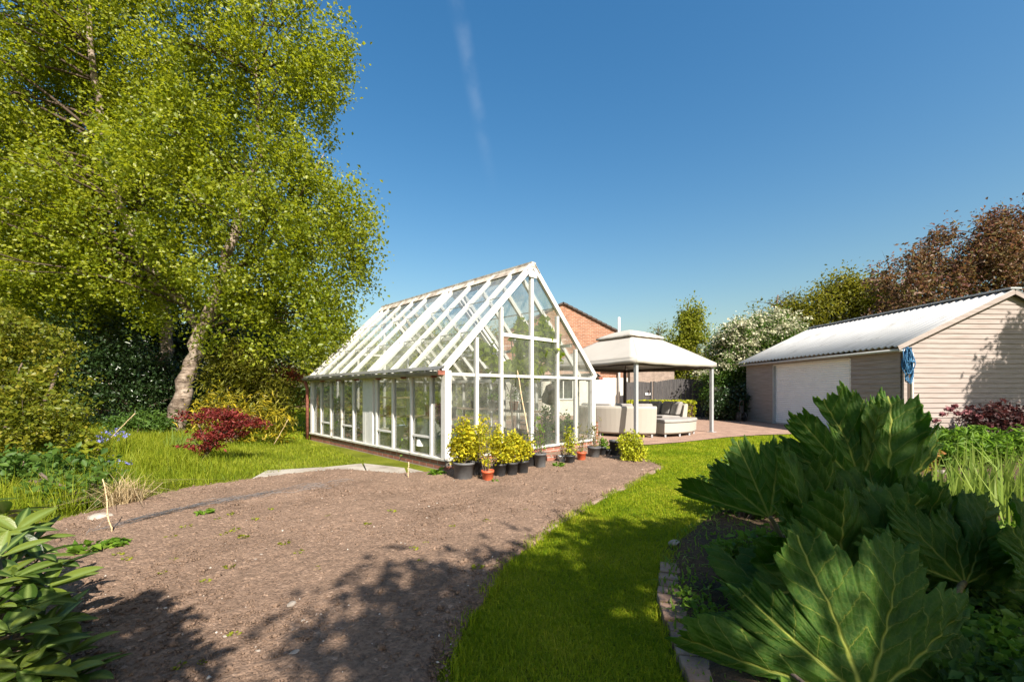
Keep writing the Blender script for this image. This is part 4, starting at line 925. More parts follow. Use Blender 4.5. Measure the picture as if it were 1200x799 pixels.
# clods, pebbles, weeds
def clods(name, poly, n, smin, smax, mat, label, near=2.5):
    p2 = scatter(poly, n, near); s = rng.uniform(smin, smax, n) * (rng.random(n) ** 1.5 + .35)
    base = np.array([(1, 0, 0), (-.9, .1, 0), (0, 1, .1), (.1, -1, 0), (.1, 0, .8), (0, .1, -.7)], float)
    V = base[None] * (1 + .45 * rng.normal(size=(n, 6, 1)).clip(-1, 1)) * s[:, None, None]
    a = rng.uniform(0, 6.28, n); ca, sa = np.cos(a)[:, None], np.sin(a)[:, None]
    x = V[..., 0] * ca - V[..., 1] * sa; y = V[..., 0] * sa + V[..., 1] * ca
    V = np.stack([x + p2[:, :1], y + p2[:, 1:], V[..., 2] + .030 + s[:, None] * .2], -1)
    f = np.array([(4, 0, 2), (4, 2, 1), (4, 1, 3), (4, 3, 0), (5, 2, 0), (5, 1, 2), (5, 3, 1), (5, 0, 3)])
    F = (np.arange(n)[:, None, None] * 6 + f[None]).reshape(-1, 3)
    return stuff(mesh_np(name, V.reshape(-1, 3), [F], mat), label, 'soil')
clods('soil_crumbs', BED, 60000, .003, .011, SOIL, 'loose crumbs of dry soil over the bed', 3.2)
clods('soil_lumps', BED, 1500, .012, .024, SOIL, 'scattered larger lumps of dry soil on the bed', 3)
clods('pebbles', BED, 700, .004, .011, M('pale_pebble', [(.30, .26, .22), (.42, .38, .33), (.22, .17, .14)], 3, .8), 'tiny pale pebbles scattered over the bed', 2.0)
STONE = M('pale_stone', [(.20, .165, .135), (.28, .24, .20), (.36, .32, .27)], 8, .85, bmp=.4, bscale=30)
def stone(loc, s, label, group=None):
    bm = bmesh.new(); bmesh.ops.create_icosphere(bm, subdivisions=2, radius=1); off = random.random() * 50
    for v in bm.verts:
        k = .75 + .5 * float(vnoise(np.array(v.co) * 1.3 + off)); v.co = Vector((v.co.x * k * s, v.co.y * k * s * .75, v.co.z * k * s * .5))
    me = bpy.data.meshes.new('stone'); bm.to_mesh(me); bm.free(); me.materials.append(STONE)
    o = link('stone', me, None, 0, loc); o.rotation_euler.z = random.uniform(0, 6); tag(o, label, 'stone', group); return o
s0 = stone(G(342, 714) + Vector((0, 0, .035)), .032, 'largest pale stone lying on the open soil bed')
stone(G(346, 773) + Vector((0, 0, .035)), .026, 'flat pale stone in the dappled shade at the front of the bed')
s1 = None
for px, py in ((306, 654), (276, 668), (300, 660), (343, 745), (355, 733), (302, 770), (398, 765), (376, 700), (360, 655), (264, 752), (470, 640), (500, 610), (244, 680), (330, 690)):
    lab = 'small pale stone scattered on the dry soil of the bed'
    if s1 is None: s1 = stone(G(px, py) + Vector((0, 0, .03)), .014, lab, 'small stones on the soil bed')
    else: dup(s1, G(px, py) + Vector((0, 0, .03)), random.uniform(0, 6), random.uniform(.6, 1.2))
def rosette(name, loc, n, L, mat, label, cat, group=None, ratio=.45, lift=.5):
    t = thing(name, label, cat, loc, 0, group); a = rng.uniform(0, 6.28, n); r = L * (.35 + .3 * rng.random(n)); el = rng.uniform(.1, 1.1, n) * lift
    C = np.stack([np.cos(a) * r * np.cos(el), np.sin(a) * r * np.cos(el), r * np.sin(el) + .008], 1); ax = C / np.linalg.norm(C, axis=1)[:, None]
    V, F = leaf_arrays(C, L * .5, ratio=ratio, up=.8, axis=ax); mesh_np('leaves', V, [F], mat, t); return t
w0 = rosette('weed', G(268, 670), 16, .062, YGREEN, 'small green weed seedling sprouting from the dry soil', 'weed', 'weed seedlings on the soil bed')
w0.location.z = .02
wp = [(236, 783), (210, 788), (242, 686), (205, 660), (190, 676), (165, 662), (240, 636), (262, 630), (275, 626), (284, 634), (333, 642), (350, 653), (371, 672), (300, 612), (318, 600), (384, 608), (410, 613), (275, 750), (234, 605), (246, 600), (255, 612),
      (270, 606), (218, 622), (200, 634), (150, 660), (460, 603), (487, 680), (486, 648), (430, 618), (495, 662), (560, 670), (425, 668), (140, 655), (500, 640), (530, 620), (616, 600), (570, 615)]
for px, py in wp: dup(w0, G(px, py) + Vector((0, 0, .02)), random.uniform(0, 6), random.uniform(.5, 1.25))
for px, py, n, L, lab in ((240, 605, 40, .13, 'patch of pale green chickweed on the soil beside the netting'), (655, 548, 46, .15, 'clump of bright weeds at the foot of the small pots'), (512, 558, 44, .2, 'tuft of weeds at the greenhouse corner beside the large grey pot'),
                          (130, 645, 36, .18, 'leafy green weeds under the tall rhododendron leaves'), (105, 650, 36, .2, 'low weeds in shade at the soil edge beside the stone'), (580, 566, 18, .08, 'small weed beside the orange pot with the tall shoot')):
    rosette('weed_clump', G(px, py) + Vector((0, 0, .015)), n, L, HERB, lab, 'weeds')
# plastic netting lying crumpled along the soil edge
nt = MB(); NL = [G(*p) for p in ((140, 622), (190, 606), (250, 594), (320, 581), (400, 570))]
def along(t):
    s = t * (len(NL) - 1); i = min(int(s), len(NL) - 2); return NL[i].lerp(NL[i + 1], s - i)
for j in range(0, 9, 2):
    pts = []
    for i in range(70):
        t = i / 69; p = along(t); w = (j - 4) * .06 * (1 + .6 * math.sin(t * 9)); pts.append((p.x + w * .3 + random.uniform(-.01, .01), p.y + w + .05 * math.sin(t * 17), .045 + .03 * math.sin(t * 40 + j) * random.random() + (.05 if j in (0, 1) else 0) * abs(math.sin(t * 8))))
    nt.tube(pts, .0018, 3, cap=False)
for i in range(44):
    t = i / 44; p = along(t); nt.tube([(p.x + (j - 4) * .02 + random.uniform(-.01, .01), p.y + (j - 4) * .06 + .05 * math.sin(t * 17), .05 + .02 * random.random()) for j in range(0, 9, 2)], .0015, 3, cap=False)
nto = nt.build('netting', M('dark_netting', [(.07, .075, .08), (.13, .13, .135)], 5, .6)); tag(nto, 'crumpled dark garden netting lying along the top edge of the soil bed', 'netting')
def cane(label, a, b, r=.0065, name='garden_cane', mat=CANE):
    a, b = Vector(a), Vector(b); n = 9; pts = [a.lerp(b, i / (n - 1)) + Vector((random.uniform(-1, 1), random.uniform(-1, 1), 0)) * .006 for i in range(n)]
    mb = MB(); mb.tube(pts, [r * (1 - .3 * i / (n - 1)) for i in range(n)], 7)
    for p in pts[1:-1]: mb.tube([p - Vector((0, 0, .006)), p + Vector((0, 0, .006))], r * 1.12, 7)
    return tag(mb.build(name, mat, None, True), label, 'cane')
g = G(131, 627); cane('upright brown cane stuck in the soil beside the pale stone', (g.x, g.y, 0), P(121, 561, g.y))
cane('pale stick tilted over the bluebells at the edge of the long grass', P(124, 519, 8.8), P(158, 484, 8.9), .010)
cane('thin bare twig standing in the long grass right of the crimson maple', P(321, 521, 9.0), P(338, 491, 9.1), .006)
g = G(625.7, 547); cane('long bamboo cane leaning against the greenhouse gable', (g.x, g.y, 0), P(606, 434, 8.05), .013)
g = G(150, 1000); g = G(478, 562); cane('short stub of cane in the soil in front of the concrete slabs', (g.x, g.y, 0), P(479, 541, g.y), .009)
s2 = stone(G(117, 610) + Vector((0, 0, .03)), .10, 'long grey stone lying at the soil edge beside the brown cane')

# bluebells and leafy plants at the left
def tuft(name, label, cat, loc, n, h, w, mat, rad, lean=.45, flowers=None, fn=0, group=None, hv=.25):
    t = thing(name, label, cat, loc, 0, group); a = rng.uniform(0, 6.28, n); r = rad * np.sqrt(rng.random(n))
    blades('leaves', np.c_[r * np.cos(a), r * np.sin(a), 0 * a], h, w, mat, t, lean=lean, hv=hv)
    if flowers:
        k = fn; a = rng.uniform(0, 6.28, k); r = rad * .9 * np.sqrt(rng.random(k)); C = np.c_[r * np.cos(a), r * np.sin(a), h * rng.uniform(.8, 1.35, k)]
        L = clumps(C, 9, .06, .05); leaves('blossom', L, .04, flowers, t, ratio=.7)
    return t
tuft('bluebell_clump', 'clump of bluebells in flower at the foot of the dark shrub', 'flowers', G(112, 540), 260, .42, .014, TALLBLADE, .55, .5, BLUEBELL, 26)
tuft('bluebell_clump', 'small bluebell tuft in the grass nearer the soil bed', 'flowers', G(134, 566), 60, .26, .012, TALLBLADE, .16, .5, BLUEBELL, 5)
tuft('daylily_clump', 'bright upright strappy leaves in the long grass between birch and maple', 'plant', G(213, 530), 110, .40, .020, IRISLEAF, .28, .3)
shrub('broadleaf_plant', 'yellow-green broad-leaved plant beside the bluebells', 'plant', G(95, 552), [(G(95, 552) + Vector((0, 0, .30)), (.38, .3, .2))], 40, 9, .12, .12, YGREEN, nst=9, ratio=.7, up=.8)
shrub('nettle_patch', 'dark leafy undergrowth below the yellow-green bush', 'plant', G(30, 575), [(G(30, 575) + Vector((0, 0, .25)), (1.0, .5, .28)), (G(85, 590) + Vector((0, 0, .16)), (.45, .35, .2))], 150, 20, .14, .08, MIDGREEN, nst=12, ratio=.6)
shrub('young_rhododendron', 'mid green evergreen shrub below the birch trunks', 'shrub', G(160, 512), [(G(160, 512) + Vector((0, .2, .32)), (.9, .5, .35))], 110, 24, .2, .10, MIDGREEN, nst=10, ratio=.4)

# ------------------------------------------------------------------ pots along the gable
def potmesh(t, r, h, mat, z0=0):
    MB().lathe([(r * .02, .0), (r * .78, .0), (r * .82, .01), (r * .97, h - .035), (r * 1.04, h - .033), (r * 1.05, h), (r * .97, h), (r * .95, h - .03), (r * .93, h - .045)], n=26).build('pot', mat, t, True)
    MB().lathe([(.001, h - .03), (r * .94, h - .045)], n=20).build('compost', POTSOIL, t, True)
def potted(label, px, py, r, h, mat, kind=None, ph=.4, pw=.2, lm=None, ls=.04, ncl=40, per=14, name='potted_plant', seedtilt=0):
    g = G(px, py); g = g + Vector((0, r * .8, .012)); t = thing(name, label, 'potted plant' if kind else 'pot', g)
    t.rotation_euler = (random.uniform(-.03, .03) + seedtilt, random.uniform(-.03, .03), random.uniform(0, 3)); potmesh(t, r, h, mat)
    if kind == 'bush':
        cs = in_ellipsoids([((0, 0, h + ph * .46), (pw, pw, ph * .52)), ((pw * .4, .0, h + ph * .3), (pw * .75, pw * .8, ph * .35)), ((-pw * .2, pw * .1, h + ph * .8), (pw * .45, pw * .45, ph * .42))], ncl, .6)
        mb = MB()
        for c in cs[:14]: mb.tube(curve_pts((0, 0, h - .04), c, .02, 5), [.006, .005, .004, .003, .002], 5)
        mb.build('stems', BARK, t); leaves('foliage', clumps(cs, per, .065), ls, lm, t, ratio=.55, up=.35)
    elif kind == 'shoots':
        mb = MB(); C = []
        for i in range(ncl):
            a = random.uniform(0, 6.28); rr = random.uniform(0, r * .7); l = ph * random.uniform(.55, 1.05); b = Vector((rr * math.cos(a), rr * math.sin(a), h - .04)); e = b + Vector((random.uniform(-1, 1) * pw, random.uniform(-1, 1) * pw, l))
            q = curve_pts(b, e, .02, 6); mb.tube(q, [.004, .0035, .003, .0025, .002, .0015], 5)
            for k in range(per): C.append(q[random.randint(1, 5)] + Vector((random.uniform(-.03, .03), random.uniform(-.03, .03), random.uniform(-.03, .04))))
        mb.build('stems', BARK, t); leaves('foliage', np.array([tuple(c) for c in C]), ls, lm, t, ratio=.45, up=.2)
    return t
potted('large dusty grey pot with a dense golden euonymus at the greenhouse corner', 542, 565, .155, .26, GREYPL, 'bush', .56, .21, GOLD, .045, 150, 16)
potted('black pot half hidden behind the large grey pot, with golden foliage', 559, 559.5, .12, .24, BLACKPL, 'bush', .56, .2, GOLD, .045, 110, 16)
potted('orange plastic pot with a tall spiky golden shoot', 571.5, 565.5, .088, .155, ORANGEPL, 'shoots', .78, .06, GOLD, .05, 7, 34)
potted('black pot with golden shrub just right of the tall orange-potted shoot', 585.5, 560.5, .10, .20, BLACKPL, 'bush', .50, .19, GOLD, .042, 110, 16)
potted('black pot with a compact golden shrub, third of the golden row', 599.5, 559, .10, .21, BLACKPL, 'bush', .42, .17, GOLD, .042, 100, 16)
potted('black pot with the smallest golden shrub at the end of the golden row', 612.5, 557, .10, .21, BLACKPL, 'bush', .36, .16, GOLD, .042, 100, 16)
potted('black pot with thin wispy shoots behind the leaning cane', 622, 549, .10, .24, BLACKPL, 'shoots', .5, .06, MIDGREEN, .035, 8, 12)
potted('tall dark pot with pale green stems right of the leaning cane', 633.5, 550, .105, .25, GREYPL, 'shoots', .72, .08, HERB, .04, 12, 16)
potted('small pale grey pot with a dry brown sprig', 659, 543, .065, .13, PALEPL, 'shoots', .30, .05, STRAW, .03, 7, 8)
potted('small black pot with a yellow-green bushy sprig beside the pale grey pot', 669, 545, .088, .16, BLACKPL, 'bush', .44, .11, LIME, .035, 60, 12)
potted('small orange pot with slender pale stems', 682, 541.5, .085, .17, ORANGEPL, 'shoots', .52, .07, OLIVE, .032, 10, 16)
potted('wide dark pot with pale feathery stems at the brick pier', 697, 538, .125, .22, GREYPL, 'shoots', .62, .08, OLIVE, .036, 14, 16)
potted('small black pot with a low green plant beside the wide dark pot', 706.5, 535.5, .085, .19, BLACKPL, 'bush', .16, .1, HERB, .04, 26, 10)
potted('smallest black pot, empty-looking, between two larger black pots', 713.5, 535.5, .062, .14, BLACKPL)
potted('tall empty black pot behind the lime green bush', 723, 536, .13, .31, BLACKPL)
g = G(743, 543)
shrub('lime_bush', 'rounded lime green box bush at the tip of the soil bed', 'shrub', g + Vector((0, .2, 0)), [(g + Vector((0, .2, .27)), (.22, .21, .27)), (g + Vector((.03, .15, .18)), (.24, .2, .18))], 170, 22, .075, .042, LIME, nst=10, ratio=.55)
bk = MB().box((0, 0, .05), (.22, .1, .1), .4).build('loose_brick', PLG, None, bevel=.006, loc=G(646, 541)); tag(bk, 'loose red brick on the soil between the dark pot and the pale grey pot', 'brick')
bk.location.z = .02

# ------------------------------------------------------------------ inside the greenhouse
def bench(label, x0, x1, y0, y1, h):
    c = ghw((x0 + x1) / 2, (y0 + y1) / 2); t = thing('potting_bench', label, 'bench', c, math.atan2(.695, .718)); w, d = x1 - x0, y1 - y0
    m1 = MB()
    for k in range(int(w / .12)): m1.box((-w / 2 + .06 + k * .12, 0, h - .015), (.105, d, .03))
    m1.build('benchtop', WOOD, t)
    for sx in (-1, 1):
        for sy in (-1, 1): MB().box((sx * (w / 2 - .06), sy * (d / 2 - .06), (h - .03) / 2), (.05, .05, h - .03)).build('leg', WOOD, t)
    MB().box((0, 0, .28), (w - .1, d - .1, .025)).build('shelf', WOOD, t); return t
bench('slatted wooden potting bench inside the near end of the greenhouse', .55, 1.45, .7, 2.2, .78)
bench('slatted wooden staging along the far glass wall of the greenhouse', 3.2, 3.95, 1.2, 4.6, .80)
DARKRED = M('dark_red_plastic', [(.10, .02, .02), (.16, .035, .03)], 5, .5)
def crock(label, x, y, z, r, h, mat): 
    t = thing('plant_pot', label, 'pot', ghw(x, y, z)); potmesh(t, r, h, mat); return t
crock('stack-topped black pot on the near bench in the greenhouse', .8, .95, .78, .11, .2, BLACKPL); crock('terracotta pot on the near potting bench', 1.05, 1.3, .78, .10, .18, ORANGEPL)
crock('dark red bucket-like pot on the near bench beside the glass', .70, 1.5, .78, .12, .24, DARKRED); crock('grey pot at the back of the near potting bench', 1.25, 1.8, .78, .12, .22, GREYPL)
crock('black pot on the lower shelf of the near bench', .9, 1.4, .295, .13, .24, BLACKPL); crock('dark red pot on the lower shelf of the near bench', 1.2, 1.0, .295, .1, .2, DARKRED)
for i, (x, y, m_, lab) in enumerate(((3.4, 1.5, BLACKPL, 'black pot on the far staging nearest the gable'), (3.6, 2.1, ORANGEPL, 'orange pot on the far staging'), (3.5, 2.8, GREYPL, 'grey pot halfway along the far staging'), (3.55, 3.6, BLACKPL, 'black pot at the back of the far staging'))):
    t = potted(lab + ' holding a leafy seedling', 600, 500, .12, .22, m_, 'bush', .3, .14, HERB, .05, 24, 10); t.location = ghw(x, y, .80)
rk = thing('shelf_rack', 'tall dark shelf rack crowded with pots in the near corner of the greenhouse', 'rack', ghw(.62, 2.75), math.atan2(.695, .718))
for z in (.35, .75, 1.15): MB().box((0, 0, z), (.5, .9, .025)).build('shelf', WOOD, rk)
for sx in (-1, 1):
    for sy in (-1, 1): MB().box((sx * .24, sy * .44, .66), (.035, .035, 1.32)).build('upright', DARKMETAL, rk)
crock('black pot on the top shelf of the dark rack', .6, 2.55, 1.165, .12, .2, BLACKPL); crock('terracotta-coloured pot on the middle shelf of the dark rack', .6, 2.9, .765, .12, .2, ORANGEPL); crock('dusty grey pot on the middle shelf of the dark rack', .62, 2.5, .765, .1, .2, GREYPL)
# white fleece cloche, watering can, bucket
fp = ghw(.62, 1.05, 0)
fc = MB(); n = 22
prof = [(.30, .02), (.27, .12), (.20, .26), (.11, .38), (.05, .46), (.03, .50)]
vs = [(r * (1 + .07 * math.sin(5 * a + z * 9)) * math.cos(a), r * (1 + .07 * math.sin(5 * a + z * 9)) * math.sin(a), z) for r, z in prof for a in [2 * math.pi * k / n for k in range(n)]]
fc.add(vs, [(i * n + k, i * n + (k + 1) % n, (i + 1) * n + (k + 1) % n, (i + 1) * n + k) for i in range(5) for k in range(n)] + [tuple(range(5 * n, 6 * n))])
fo = fc.build('plant_cover', M('white_fleece', [(.62, .60, .54), (.74, .72, .66)], 4, .9, bmp=.2), None, True, loc=ghw(.32, .88, .30)); tag(fo, 'white fleece cover drawn to a point behind the long glass wall', 'cover')
st_ = thing('upturned_crate', 'dark wooden crate under the white fleece cover', 'crate', ghw(.32, .88, .015), .7)
cm = MB()
for z in (.05, .15, .25):
    for s in (-1, 1): cm.box((0, s * .2, z), (.44, .018, .08)); cm.box((s * .21, 0, z), (.018, .38, .08))
cm.build('slatted_side', WOOD, st_); MB().box((0, 0, .28), (.44, .42, .015)).build('top', WOOD, st_)
wc = thing('watering_can', 'teal green watering can inside the greenhouse corner', 'watering can', ghw(.25, .38, .30), .9)
MB().lathe([(.001, 0), (.11, 0), (.115, .02), (.11, .22), (.07, .25), (.06, .25)], n=20).build('body', TEALPL, wc, True); MB().tube([(.08, 0, .05), (.2, 0, .15), (.30, 0, .27)], [.03, .02, .016], 10).build('spout', TEALPL, wc, True)
MB().tube([(-.10, 0, .06), (-.19, 0, .15), (-.14, 0, .28), (-.02, 0, .33), (.05, 0, .25)], .013, 8).build('handle', TEALPL, wc, True)
pl_ = thing('plinth_block', 'grey concrete block carrying the teal watering can', 'block', ghw(.25, .38, .015), .78); MB().box((0, 0, .14), (.32, .24, .28)).build('block', CONC, pl_, bevel=.01)
bu = thing('bucket', 'pale blue bucket standing behind the lower panes of the long glass wall', 'bucket', ghw(.55, 2.15, .30)); bu.location = ghw(.32, 2.15, .3)
MB().lathe([(.001, 0), (.12, 0), (.16, .28), (.17, .28), (.165, .30), (.15, .28), (.112, .015), (.001, .012)], n=24).build('body', BLUEPL, bu, True); MB().tube([(.16 * math.cos(a), 0, .28 + .15 * math.sin(a)) for a in [math.pi * i / 12 for i in range(13)]], .005, 6).build('handle', GREYMETAL, bu)
pb_ = thing('plinth_block', 'grey concrete block carrying the pale blue bucket', 'block', ghw(.32, 2.15, .015), .78); MB().box((0, 0, .14), (.36, .26, .28)).build('block', CONC, pb_, bevel=.01)
# hanging bag, vine, seedlings
hb_ = thing('hanging_bag', 'dark slouching bag hanging inside the gable glass', 'bag', P(645, 452, 9.4))
bm_ = MB(); bm_.lathe([(.01, .05), (.10, .0), (.17, -.10), (.19, -.24), (.15, -.36), (.06, -.42), (.005, -.43)], n=16); bo = bm_.build('bag', M('dark_bag', [(.05, .04, .035), (.10, .085, .075)], 6, .8, bmp=.4, bscale=12), hb_, True)
for v in bo.data.vertices: v.co.x *= 1 + .25 * math.sin(v.co.z * 14); v.co.y *= .6
MB().tube([(0, 0, .04), (.02, 0, .25), (0, 0, .55)], .006, 6).build('string', CANE, hb_)
vb = ghw(2.15, .75); vn = thing('grape_vine', 'bright green grape vine climbing the gable post and spreading under the ridge', 'vine', vb)
st = MB(); w = lambda x, y, z: ghw(x, y, z) - vb
main = [w(2.12, .7, 0), w(2.18, .68, .6), w(2.1, .66, 1.2), w(2.2, .65, 1.8), w(2.15, .7, 2.35)]
st.tube(main, [.022, .02, .018, .015, .012], 7); VC = []
for tip in ((1.15, .6, 2.15), (2.75, .5, 2.65), (3.05, .5, 2.35), (2.5, .9, 2.75), (2.95, .4, 1.95), (2.85, .4, 2.2), (1.9, .5, 1.7), (2.75, .35, 2.45), (2.15, .45, 1.65), (2.6, .5, 2.3), (3.1, .45, 2.1)):
    b = main[random.choice((2, 3, 4))]; q = curve_pts(b, w(*tip), .15, 8); st.tube(q, [.009, .008, .007, .006, .005, .004, .003, .002], 5); VC += [tuple(p) for p in q[3:]] + [tuple(q[-1])] * 2
st.build('stem', BARK, vn, True); leaves('foliage', clumps(np.array(VC) + np.array([.10, -.11, 0]), 22, .14, .10), .14, VINELEAF, vn, ratio=.85)
for i, (x, y, h, r, m_, lab) in enumerate(((1.0, .30, .75, .22, MIDGREEN, 'mid green tomato-like plant growing inside the gable glass behind the golden pots'), (2.9, .35, .9, .25, MIDGREEN, 'dark leafy plant inside the gable glass below the hanging bag'), (3.5, .4, .8, .25, HERB, 'bright leafy plant inside the gable near the brick pier'),
        (.35, 3.3, .5, .25, HERB, 'low leafy plant inside the middle of the long glass wall'), (.4, 4.4, .9, .28, MIDGREEN, 'bushy plant inside the long glass wall near its far end'), (.45, 5.4, 1.1, .3, MIDGREEN, 'tall bushy plant at the far end inside the greenhouse'), (.3, 1.45, .3, .22, HERB, 'low seedlings inside the long glass wall beside the fleece cover'), (3.2, 5.2, 1.2, .4, MIDGREEN, 'large leafy plant in the far corner of the greenhouse'))):
    b = ghw(x, y); shrub('greenhouse_plant', lab, 'plant', b, [(b + Vector((0, 0, h * .55)), (r, r, h * .5))], 46, 12, .1, .075, m_, nst=6, nbr=6, ratio=.5)

# ------------------------------------------------------------------ flower border on the right
def bed_pt(px, py): return G(px, py) + Vector((0, 0, .03))
for i, (px, py, n, lab) in enumerate(((1120, 610, 60, 'upright pale green iris leaves beside the gunnera stalk'), (1165, 605, 70, 'dense clump of tall iris leaves at the right of the border'), (1135, 590, 44, 'slim iris clump in front of the bright perennial'), (1190, 640, 44, 'iris leaves arching behind the small gunnera leaf'), (1180, 585, 40, 'iris tuft furthest back in the border'))):
    tuft('iris_clump', lab, 'plant', bed_pt(px, py), n, .52, .026, IRISLEAF, .20, .28, hv=.3)
b = bed_pt(1130, 548); shrub('perennial_clump', 'wide mound of bright green divided leaves in the sunny border', 'plant', b, [(b + Vector((0, .2, .26)), (.95, .55, .26)), (b + Vector((.8, .4, .30)), (.8, .5, .28))], 230, 28, .13, .13, HERB, nst=16, ratio=.2, up=.5)
b = bed_pt(1055, 552); shrub('reddish_perennial', 'low reddish and gold leafy plant behind the gunnera', 'plant', b, [(b + Vector((0, 0, .24)), (.5, .4, .24))], 90, 20, .12, .07, leafmat('reddish_leaf', [(.10, .10, .015), (.22, .10, .03), (.30, .22, .04)], (.4, .25, .05), .3), nst=10)
b = bed_pt(1040, 590); tuft('grassy_clump', 'fine gold-green grassy clump behind the tall gunnera leaves', 'plant', b, 300, .42, .010, TALLBLADE, .4, .55)
b = Vector((12.35, 10.9, 0)); sd = shrub('purple_shrub', 'dark purple shrub with dusky pink flower heads against the garage gable', 'shrub', b, [(b + Vector((0, 0, .55)), (.85, .35, .38)), (b + Vector((.9, 0, .42)), (.6, .35, .28))], 130, 24, .17, .09, leafmat('purple_leaf', [(.03, .022, .018), (.055, .025, .025), (.09, .035, .035)], (.25, .06, .05), .2), nst=10)
hd = []
for px, py in ((1115, 478), (1106, 484), (1124, 483), (1135, 481), (1098, 491), (1148, 487), (1160, 497), (1121, 474)):
    c = P(px, py, 10.75) - b; hd.append(c)
for c in hd: leaves('flower_head', clumps(np.array([tuple(c)] * 3), 34, .06, 0, .6), .06, PINKHEAD, sd[0], ratio=.8)
b = Vector((14.3, 10.6, 0)); shrub('dark_border_shrub', 'dark green shrub beside the garage gable at the frame edge', 'shrub', b, [(b + Vector((0, 0, .55)), (1.0, .5, .55)), (b + Vector((-.7, -.4, .35)), (.6, .4, .35))], 200, 28, .2, .085, MIDGREEN, nst=10)
b = bed_pt(868, 610); shrub('leafy_perennial', 'mid green leafy perennial with reddish stems at the lawn edge under the gunnera', 'plant', b, [(b + Vector((.05, .1, .25)), (.32, .3, .26)), (b + Vector((.3, 0, .2)), (.3, .3, .2))], 90, 20, .10, .065, MIDGREEN, nst=12)
b = bed_pt(870, 660); shrub('low_perennial', 'low pale-edged leafy perennial beside the brick path', 'plant', b, [(b + Vector((.1, 0, .07)), (.28, .25, .1))], 46, 16, .08, .06, HERB, nst=8)
b = bed_pt(1150, 690); shrub('ground_cover_plant', 'sunlit low ground cover between the iris clumps and the gunnera', 'plant', b, [(b + Vector((0, .3, .07)), (.7, .5, .1)), (b + Vector((.8, .5, .07)), (.5, .4, .1))], 120, 18, .1, .05, HERB, nst=8)
b = Vector((1.05, 2.35, .02)); shrub('mossy_weeds', 'small green weeds along the inner side of the brick path', 'weeds', b, [(b + Vector((.05, 0, .04)), (.14, .5, .06)), (b + Vector((.15, -.5, .04)), (.12, .4, .06))], 60, 14, .06, .035, HERB, nst=4, nbr=2)
for x_, y_, r_, mm, lab in ((2.35, 1.95, .28, HERB, 'spreading low plant under the gunnera leaf on the curved stalk'), (2.75, 2.45, .30, MIDGREEN, 'mid green low plant behind the small umbrella-like gunnera leaf'),
        (1.95, 1.62, .26, MIDGREEN, 'dark low plant at the frame bottom right of the front gunnera leaf'), (2.2, 2.9, .35, MIDGREEN, 'leafy plant in the shade behind the gunnera stalks'), (3.0, 3.2, .4, HERB, 'bright low plant in front of the iris clumps')):
    b = Vector((x_, y_, .02)); shrub('low_perennial', lab, 'plant', b, [(b + Vector((0, 0, .07)), (r_, r_, .10))], int(90 * r_ / .3), 18, .08, .05, mm, nst=6, nbr=4)
p2 = scatter([Vector(p) for p in ((.68, 1.2), (.74, 2.0), (.86, 2.6), (1.12, 3.3), (1.5, 4.0), (1.9, 4.5), (1.75, 3.9), (1.40, 3.4), (1.12, 2.75), (1.02, 2.2), (.98, 1.2))], 2600)
stuff(blades('path_grass', np.c_[p2, np.full(len(p2), .0)], .04, .005, LAWNBLADE, lean=.9), 'thin grass creeping over the brick path edges', 'grass')
p2 = scatter(BORDER, 16000, 3.5); stuff(blades('border_weeds', np.c_[p2, np.full(len(p2), .03)], .05, .012, HERB, lean=1.1), 'sparse low weeds covering the border soil', 'weeds')
for i, (px, py, s) in enumerate(((905, 790, .10), (1105, 558, .14), (790, 640, .05))): stone(bed_pt(px, py), s, ('grey stone in shade at the foot of the front gunnera leaf', 'pale stone half buried in the sunny border', 'small flat stone beside the brick path')[i])

